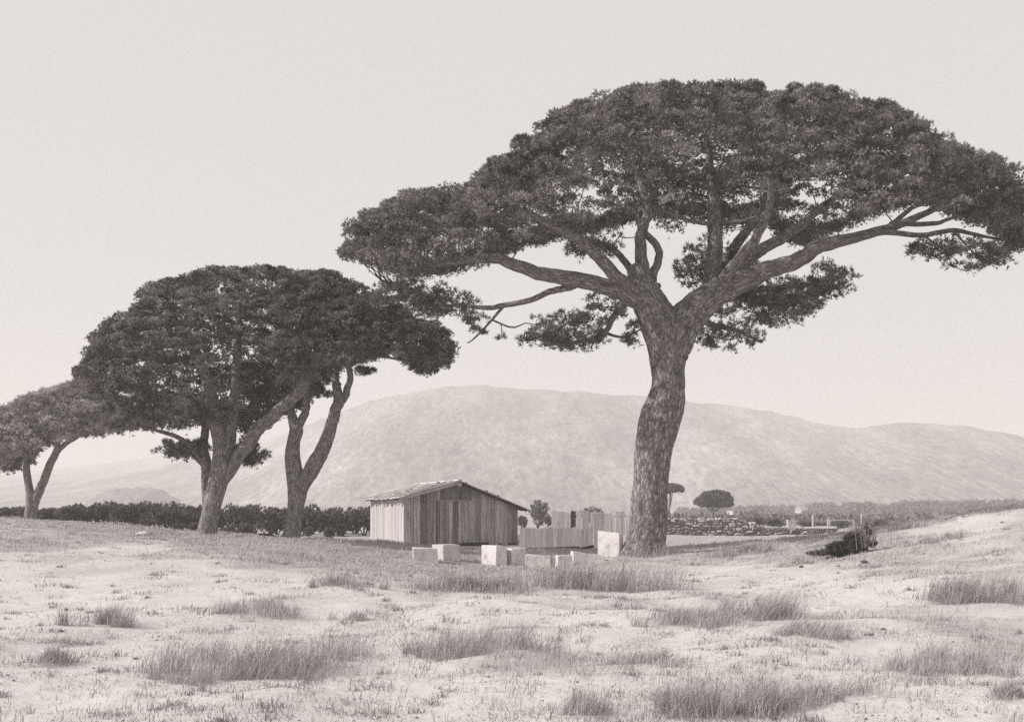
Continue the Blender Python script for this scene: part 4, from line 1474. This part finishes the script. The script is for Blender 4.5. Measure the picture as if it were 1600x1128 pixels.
pillar('pillar', 1234, 824, 812, 8, 84, M['white_paint'], 'squat white pillar standing just behind the low wall', 'pillar', True)
pillar('pillar', 1241, 824, 813, 5, 86, M['white_paint'], 'narrower white pillar touching the squat pillar on its right', 'pillar', True)
pillar('pole', 1270, 824, 803, 3, 84, M['white_paint'], 'thin white pole right of the squat pillars', 'pole')
pillar('pole', 1346, 822, 802, 3, 84, M['pale_wood'], 'thin pale pole above the dark shrub on the dune', 'pole')
gX, gY = (1295 - 800) / FPX * 84, 84.0
g0 = gz(gX, gY)
gate = thing('gate_frame', 'white gate post with a long white rail beyond the wall', 'gate', (gX, gY, g0))
ht_ = EYE + (800 - 811) / FPX * 84 - g0
piece('post', box_mesh(-.11, .11, -.11, .11, -.2, ht_), M['white_paint'], gate)
piece('rail', box_mesh(.112, 1.85, -.04, .04, ht_ - .1, ht_ - .01), M['white_paint'], gate)
piece('post', box_mesh(1.852, 1.95, -.06, .06, -.2, ht_ - .02), M['white_paint'], gate)
piece('sill_beam', box_mesh(-1.15, -.115, -.06, .06, .1, .3), M['dark_wood'], gate)
bl = link('white_block', block(1.15, .5, .55), M['white_stone'])
bX = (1283 - 800) / FPX * 80
bl.location = (bX, 80, gz(bX, 80) - .02)
tag(bl, 'white stone block at the right end of the wall below the gate post', 'stone block')


# ------------------------------------------------------------------ houses far away
def house(px, top, w, d, eave, Y, rz, label):
    X = (px - 800) / FPX * Y
    H = EYE + (800 - top) / FPX * Y
    t = thing('house', label, 'house', (X, Y, 0), math.radians(rz), 'white houses before the far wood')
    piece('wall', box_mesh(-w / 2, w / 2, -d / 2, d / 2, -.5, eave), M['white_paint'], t)
    V = np.array([(-w / 2 - .2, -d / 2 - .3, eave + .01), (w / 2 + .2, -d / 2 - .3, eave + .01), (w / 2 + .2, d / 2 + .3, eave + .01), (-w / 2 - .2, d / 2 + .3, eave + .01), (-w / 2 - .2, 0, H), (w / 2 + .2, 0, H)])
    bm = bmesh.new()
    vs = [bm.verts.new(v) for v in V]
    for f in ((0, 1, 5, 4), (2, 3, 4, 5), (1, 2, 5), (3, 0, 4), (3, 2, 1, 0)):
        bm.faces.new([vs[i] for i in f])
    me = bpy.data.meshes.new('roof')
    bm.to_mesh(me)
    bm.free()
    link('roof', me, M['tile'], t)
    for k in (-.28, .28):
        piece('window', box_mesh(k * w - .45, k * w + .45, -d / 2 - .03, -d / 2 - .004, eave * .4, eave * .4 + 1.2), M['glass'], t)
    piece('door', box_mesh(-.5, .5, -d / 2 - .03, -d / 2 - .004, 0, 2.1), M['dark_wood'], t)
    return t


house(1153, 797, 5.2, 4, 2.2, 330, 12, 'low white house before the far wood, right of the round distant pine')
house(1176, 803, 3.4, 3.4, 1.4, 300, -20, 'tiny white hut close to the low white house')
house(1252, 790, 3.0, 3.4, 2.6, 420, 30, 'taller white gabled house before the far wood')

def grass_blades(X, Y, Z, h, w, lean, spread, g):
    """bent blades: root, knee and tip (3 triangles each)"""
    n = len(X)
    a = g.uniform(0, 6.283, n)
    s = np.abs(g.normal(size=n)) * spread
    dx, dy = np.cos(a) * s + lean[0], np.sin(a) * s + lean[1]
    H = h * g.uniform(.55, 1.15, n)
    wa = g.uniform(0, 3.1416, n)
    wx, wy = np.cos(wa) * w * .5, np.sin(wa) * w * .35
    b = np.stack([X, Y, Z - .02], 1)
    k = b + np.stack([dx * H * .4, dy * H * .4, H * .6], 1)
    t = b + np.stack([dx * H * 1.15, dy * H * 1.15, H * (1 - .25 * np.clip(s, 0, 1.5))], 1)
    wv = np.stack([wx, wy, np.zeros(n)], 1)
    V = np.stack([b - wv, b + wv, k - wv * .8, k + wv * .8, t], 1).reshape(-1, 3)
    i = np.arange(n)[:, None] * 5
    F = np.concatenate([i + np.array((0, 1, 3)), i + np.array((0, 3, 2)), i + np.array((2, 3, 4))])
    return V, F


# ------------------------------------------------------------------ the dark shrub on the right-hand dune
sp = ground_at(1315, 868)
Ysh = sp[1]
gs = np.random.default_rng(91)
sh = thing('windswept_shrub', 'dark low windswept shrub lying along the foot of the right dune', 'shrub', tuple(sp))
P, D = [], []
for px, py, w, h, n in [(1318, 856, 58, 18, 260), (1302, 863, 54, 7, 100), (1335, 847, 34, 28, 260), (1348, 838, 20, 36, 40), (1275, 865, 28, 4, 30), (1362, 850, 16, 9, 14), (1343, 858, 20, 12, 60)]:
    c = at(px, py, Ysh) - sp
    d = gs.normal(size=(n, 3))
    d /= np.linalg.norm(d, axis=1)[:, None]
    q = c + d * gs.random((n, 1)) ** .33 * np.array((w * .5 / FPX * Ysh, .38, h * .5 / FPX * Ysh))
    P.append(q)
    D.append(np.tile((.45, 0, .55), (n, 1)) + d * .4)
P, D = np.vstack(P), np.vstack(D)
gl = ground_z(P[:, 0] + sp[0], P[:, 1] + sp[1]) - sp[2]
P[:, 2] = np.maximum(P[:, 2], gl + .03)
V, F = blades(P, D, 14, .9, .12, .022, gs)
link('foliage', mesh_np('foliage', V, F), M['dark_scrub'], sh)
X_ = (1347 - 800) / FPX * Ysh + gs.normal(size=420) * .13
Y_ = Ysh + gs.normal(size=420) * .18
V, F = grass_blades(X_, Y_, ground_z(X_, Y_) + .15, .95 * gs.uniform(.5, 1.05, 420), .016, (-.05, 0), .22, gs)
link('dry_stalks', mesh_np('dry_stalks', V - sp, F), M['herb'], sh, 'stuff')
for a, b, c in [((1300, 866), (1325, 856), (1345, 832)), ((1318, 866), (1336, 848), (1350, 820)), ((1338, 864), (1350, 848), (1354, 815)), ((1285, 866), (1305, 861), (1330, 852)), ((1340, 862), (1358, 852), (1372, 846))]:
    Q = spline(np.array([at(q[0], q[1], Ysh) - sp for q in (a, b, c)]), 8)
    V, F, _ = tube(Q, np.linspace(.035, .01, 8), 6, .05)
    link('stem', mesh_np('stem', V, F, True), M['dark_wood'], sh)


# ------------------------------------------------------------------ grass
gg = np.random.default_rng(23)
TG = 'grass tussocks on the dune'
TUSS = [  # px, py of the foot, half width px, height px, blades, lean, label
    (440, 1052, 100, 78, 3000, .25, 'largest tall dry tussock, left of centre in the foreground'),
    (302, 1062, 44, 46, 1100, .1, 'tussock touching the left foot of the largest one'),
    (150, 984, 26, 42, 800, .1, 'small spiky tussock alone on the bare sand at left'),
    (82, 1040, 40, 38, 900, .1, 'low tussock farthest left in the foreground'),
    (770, 1022, 92, 68, 2800, .2, 'broad tall tussock below the stone blocks, at the middle of the foreground'),
    (672, 1030, 36, 40, 800, .1, 'dark low tussock at the left foot of the broad middle one'),
    (705, 930, 44, 50, 1300, .05, 'tussock just below the two leftmost stone blocks'),
    (778, 928, 42, 40, 1100, .05, 'tussock below the touching pair of stone blocks'),
    (928, 928, 70, 62, 2600, .15, 'thick tussock between the stone blocks and the thick trunk'),
    (1205, 975, 48, 58, 2000, .45, 'tall tussock leaning right, on the bank right of centre'),
    (1275, 1000, 50, 40, 1600, .55, 'low tussock leaning right beside the sand path'),
    (1085, 980, 62, 38, 1700, .3, 'wide low tussock below the thick trunk'),
    (1018, 1046, 42, 36, 1200, .2, 'dark low tussock between the middle and lower right ones'),
    (922, 1112, 32, 50, 900, .1, 'small dark tussock at the bottom edge, left one of its row'),
    (1085, 1112, 56, 62, 1900, .1, 'upright tussock at the bottom edge, middle of its row'),
    (1175, 1118, 60, 78, 2200, .1, 'tallest tussock at the bottom edge'),
    (1262, 1092, 50, 50, 1300, .1, 'thin tussock at the bottom edge, right one of its row'),
    (1505, 945, 50, 56, 2000, .15, 'bushy tussock on the right-hand slope'),
    (1570, 940, 30, 40, 900, .2, 'tussock nearest the right edge, high on the slope'),
    (1430, 1058, 36, 50, 1000, .2, 'thin tussock right of the bright sand path'),
    (1530, 1050, 48, 60, 1500, .2, 'tall thin tussock low on the right-hand slope'),
    (1580, 1092, 30, 44, 900, .1, 'tussock in the lower right corner'),
    (557, 974, 25, 22, 700, .2, 'small dark tuft left of the bare patch, below the shed'),
    (635, 958, 38, 16, 700, .2, 'flat dark tuft just above the broad middle tussock'),
    (405, 965, 50, 32, 1200, .1, 'low tussock above the largest one'),
    (545, 922, 36, 26, 900, .2, 'low tussock on the left slope below the shed corner'),
    (1015, 872, 44, 26, 1500, .05, 'grass tuft round the foot of the thick trunk'),
    (1188, 868, 20, 22, 600, -.1, 'small dark tuft on the rise right of the thick trunk'),
    (1130, 874, 30, 20, 700, 0, 'tuft beside the bright sand patch right of the trunk'),
    (1225, 890, 26, 18, 600, .1, 'low tuft at the right end of the bright sand patch'),
    (1470, 850, 22, 22, 600, 0, 'small tuft high on the right dune'),
    (1420, 832, 26, 16, 500, .2, 'tuft right of the dark shrub on the dune crest'),
    (1395, 818, 18, 14, 400, .2, 'small dark tuft on the dune crest just above the dark shrub'),
]
for px, py, hw, hh, n, ln, lb in TUSS:
    c = ground_at(px, py - 6 if py < 1060 else py)
    Y = c[1]
    rx = hw / FPX * Y
    ry = min(1.6, rx * 1.0 + .1)
    n = int(n * 1.9)
    K = int(7 + hw / 7)                                  # many shoots of uneven vigour, not one round cushion
    sx_, sy_ = gg.normal(size=K) * rx * .62, gg.normal(size=K) * ry * .5
    sr, shh = rx * gg.uniform(.07, .42, K), gg.uniform(.25, 1.12, K)
    shh[gg.integers(K)] = 1.12
    wgt = sr * shh
    q = gg.choice(K, n, p=wgt / wgt.sum())
    X_ = c[0] + sx_[q] + gg.normal(size=n) * sr[q]
    Y_ = c[1] + sy_[q] + gg.normal(size=n) * sr[q]
    cl = fbm(X_ / .16, Y_ / .16, 0, 123, 2)
    keep = cl + gg.uniform(-.25, .5, n) > -.02
    X_, Y_, q = X_[keep], Y_[keep], q[keep]
    h = .92 * hh / FPX * Y * shh[q] * gg.uniform(.25, 1.12, len(q))
    Z_ = ground_z(X_, Y_)
    V, F = grass_blades(X_, Y_, Z_, h, .0044 * max(1, Y / 11), (ln, .02), .62, gg)
    o = link('grass_tussock', mesh_np('grass_tussock', V - c, F), M['grass'])
    o.location = c
    tag(o, lb, 'grass tussock', TG)

# short turf, sprigs and litter: nobody could count it
Vs, Fs, k = [], [], 0
N = 260000
# even in the picture: denser near, sparser but wider far off
Yq = 1 / gg.uniform(1 / 70.0, 1 / 8.0, N)
Yq = np.where(gg.random(N) < .45, gg.uniform(22, 56, N), Yq)
Xq = gg.uniform(-.56, .56, N) * Yq
cv = cover(Xq, Yq)
clum = 0.5 + fbm(Xq / .22, Yq / .25, 0, 301, 2)
keep = gg.random(N) < cv * np.clip(clum * 1.5 - .25, 0, 1)
Xq, Yq, cv = Xq[keep], Yq[keep], cv[keep]
Zq = ground_z(Xq, Yq)
h = (.05 + .13 * cv) * np.clip(.7 + .8 * fbm(Xq / 1.7, Yq / 1.7, 0, 9, 2), .4, 1.5)
V, F = grass_blades(Xq, Yq, Zq, h, .006 * np.maximum(1, Yq / 10), (.2, .02), .6, gg)
link('grass', mesh_np('grass', V, F), M['grass'], kind='stuff')
# taller single sprigs and seed stalks standing in the turf
N = 90000
Yq = 1 / gg.uniform(1 / 58.0, 1 / 8.2, N)
Xq = gg.uniform(-.56, .56, N) * Yq
cv = cover(Xq, Yq)
cl = fbm(Xq / .5, Yq / .6, 0, 411, 3) + .45 * fbm(Xq / 2.2, Yq / 2.6, 0, 19, 2)
kp = (cl + gg.uniform(-.12, .12, N) > .12) & (gg.random(N) < .25 + .75 * cv)
Xq, Yq, cl = Xq[kp], Yq[kp], cl[kp]
V, F = grass_blades(Xq, Yq, ground_z(Xq, Yq), .08 + .3 * np.clip(cl, 0, .6) * gg.uniform(.4, 1, len(Xq)), .0045 * np.maximum(1, Yq / 10), (.25, .02), .5, gg)
link('grass', mesh_np('grass', V, F), M['grass'], kind='stuff')
# low herbs: small spreading rosettes strewn over the sand
K = 3600
Yc = 1 / gg.uniform(1 / 48.0, 1 / 8.3, K)
Xc = gg.uniform(-.56, .56, K) * Yc
w = 0.5 + .8 * fbm(Xc / 2.4, Yc / 2.8, 0, 211, 3)
kp = gg.random(K) < np.clip(w, .06, 1)
Xc, Yc = Xc[kp], Yc[kp]
per = gg.integers(8, 44, len(Xc))
q = np.repeat(np.arange(len(Xc)), per)
rr = gg.uniform(.03, .17, len(Xc))
X_ = Xc[q] + gg.normal(size=len(q)) * rr[q]
Y_ = Yc[q] + gg.normal(size=len(q)) * rr[q]
V, F = grass_blades(X_, Y_, ground_z(X_, Y_), gg.uniform(.03, .15, len(Xc))[q] * gg.uniform(.5, 1.1, len(q)), .0065 * np.maximum(1, Y_ / 11), (.15, 0), .9, gg)
link('herbs', mesh_np('herbs', V, F), M['herb'], kind='stuff')
# litter: dry cones, needles and crumbs on the sand
n = 2200
Yq = 1 / gg.uniform(1 / 40.0, 1 / 8.3, n)
Xq = gg.uniform(-.55, .55, n) * Yq
kp = fbm(Xq / 1.2, Yq / 1.2, 0, 55, 3) + gg.uniform(-.3, .3, n) > .02
Xq, Yq = Xq[kp], Yq[kp]
Zq = ground_z(Xq, Yq)
Vq, Fq = rock_mesh(gg, 1, 1, .5, 1, .1)
sc_ = gg.uniform(.004, .014, len(Xq)) * (1 + Yq / 40)
V = (Vq[None] * sc_[:, None, None] + np.stack([Xq, Yq, Zq], 1)[:, None, :]).reshape(-1, 3)
F = (Fq[None] + (np.arange(len(Xq)) * len(Vq))[:, None, None]).reshape(-1, 3)
link('litter', mesh_np('litter', V, F), M['litter'], kind='stuff')
tot = sum(len(o.data.polygons) * (1 if len(o.data.polygons) and o.data.polygons[0].loop_total == 3 else 2) for o in COL.objects if o.type == 'MESH')
print('TRIS', tot, 'OBJ', len(COL.objects))
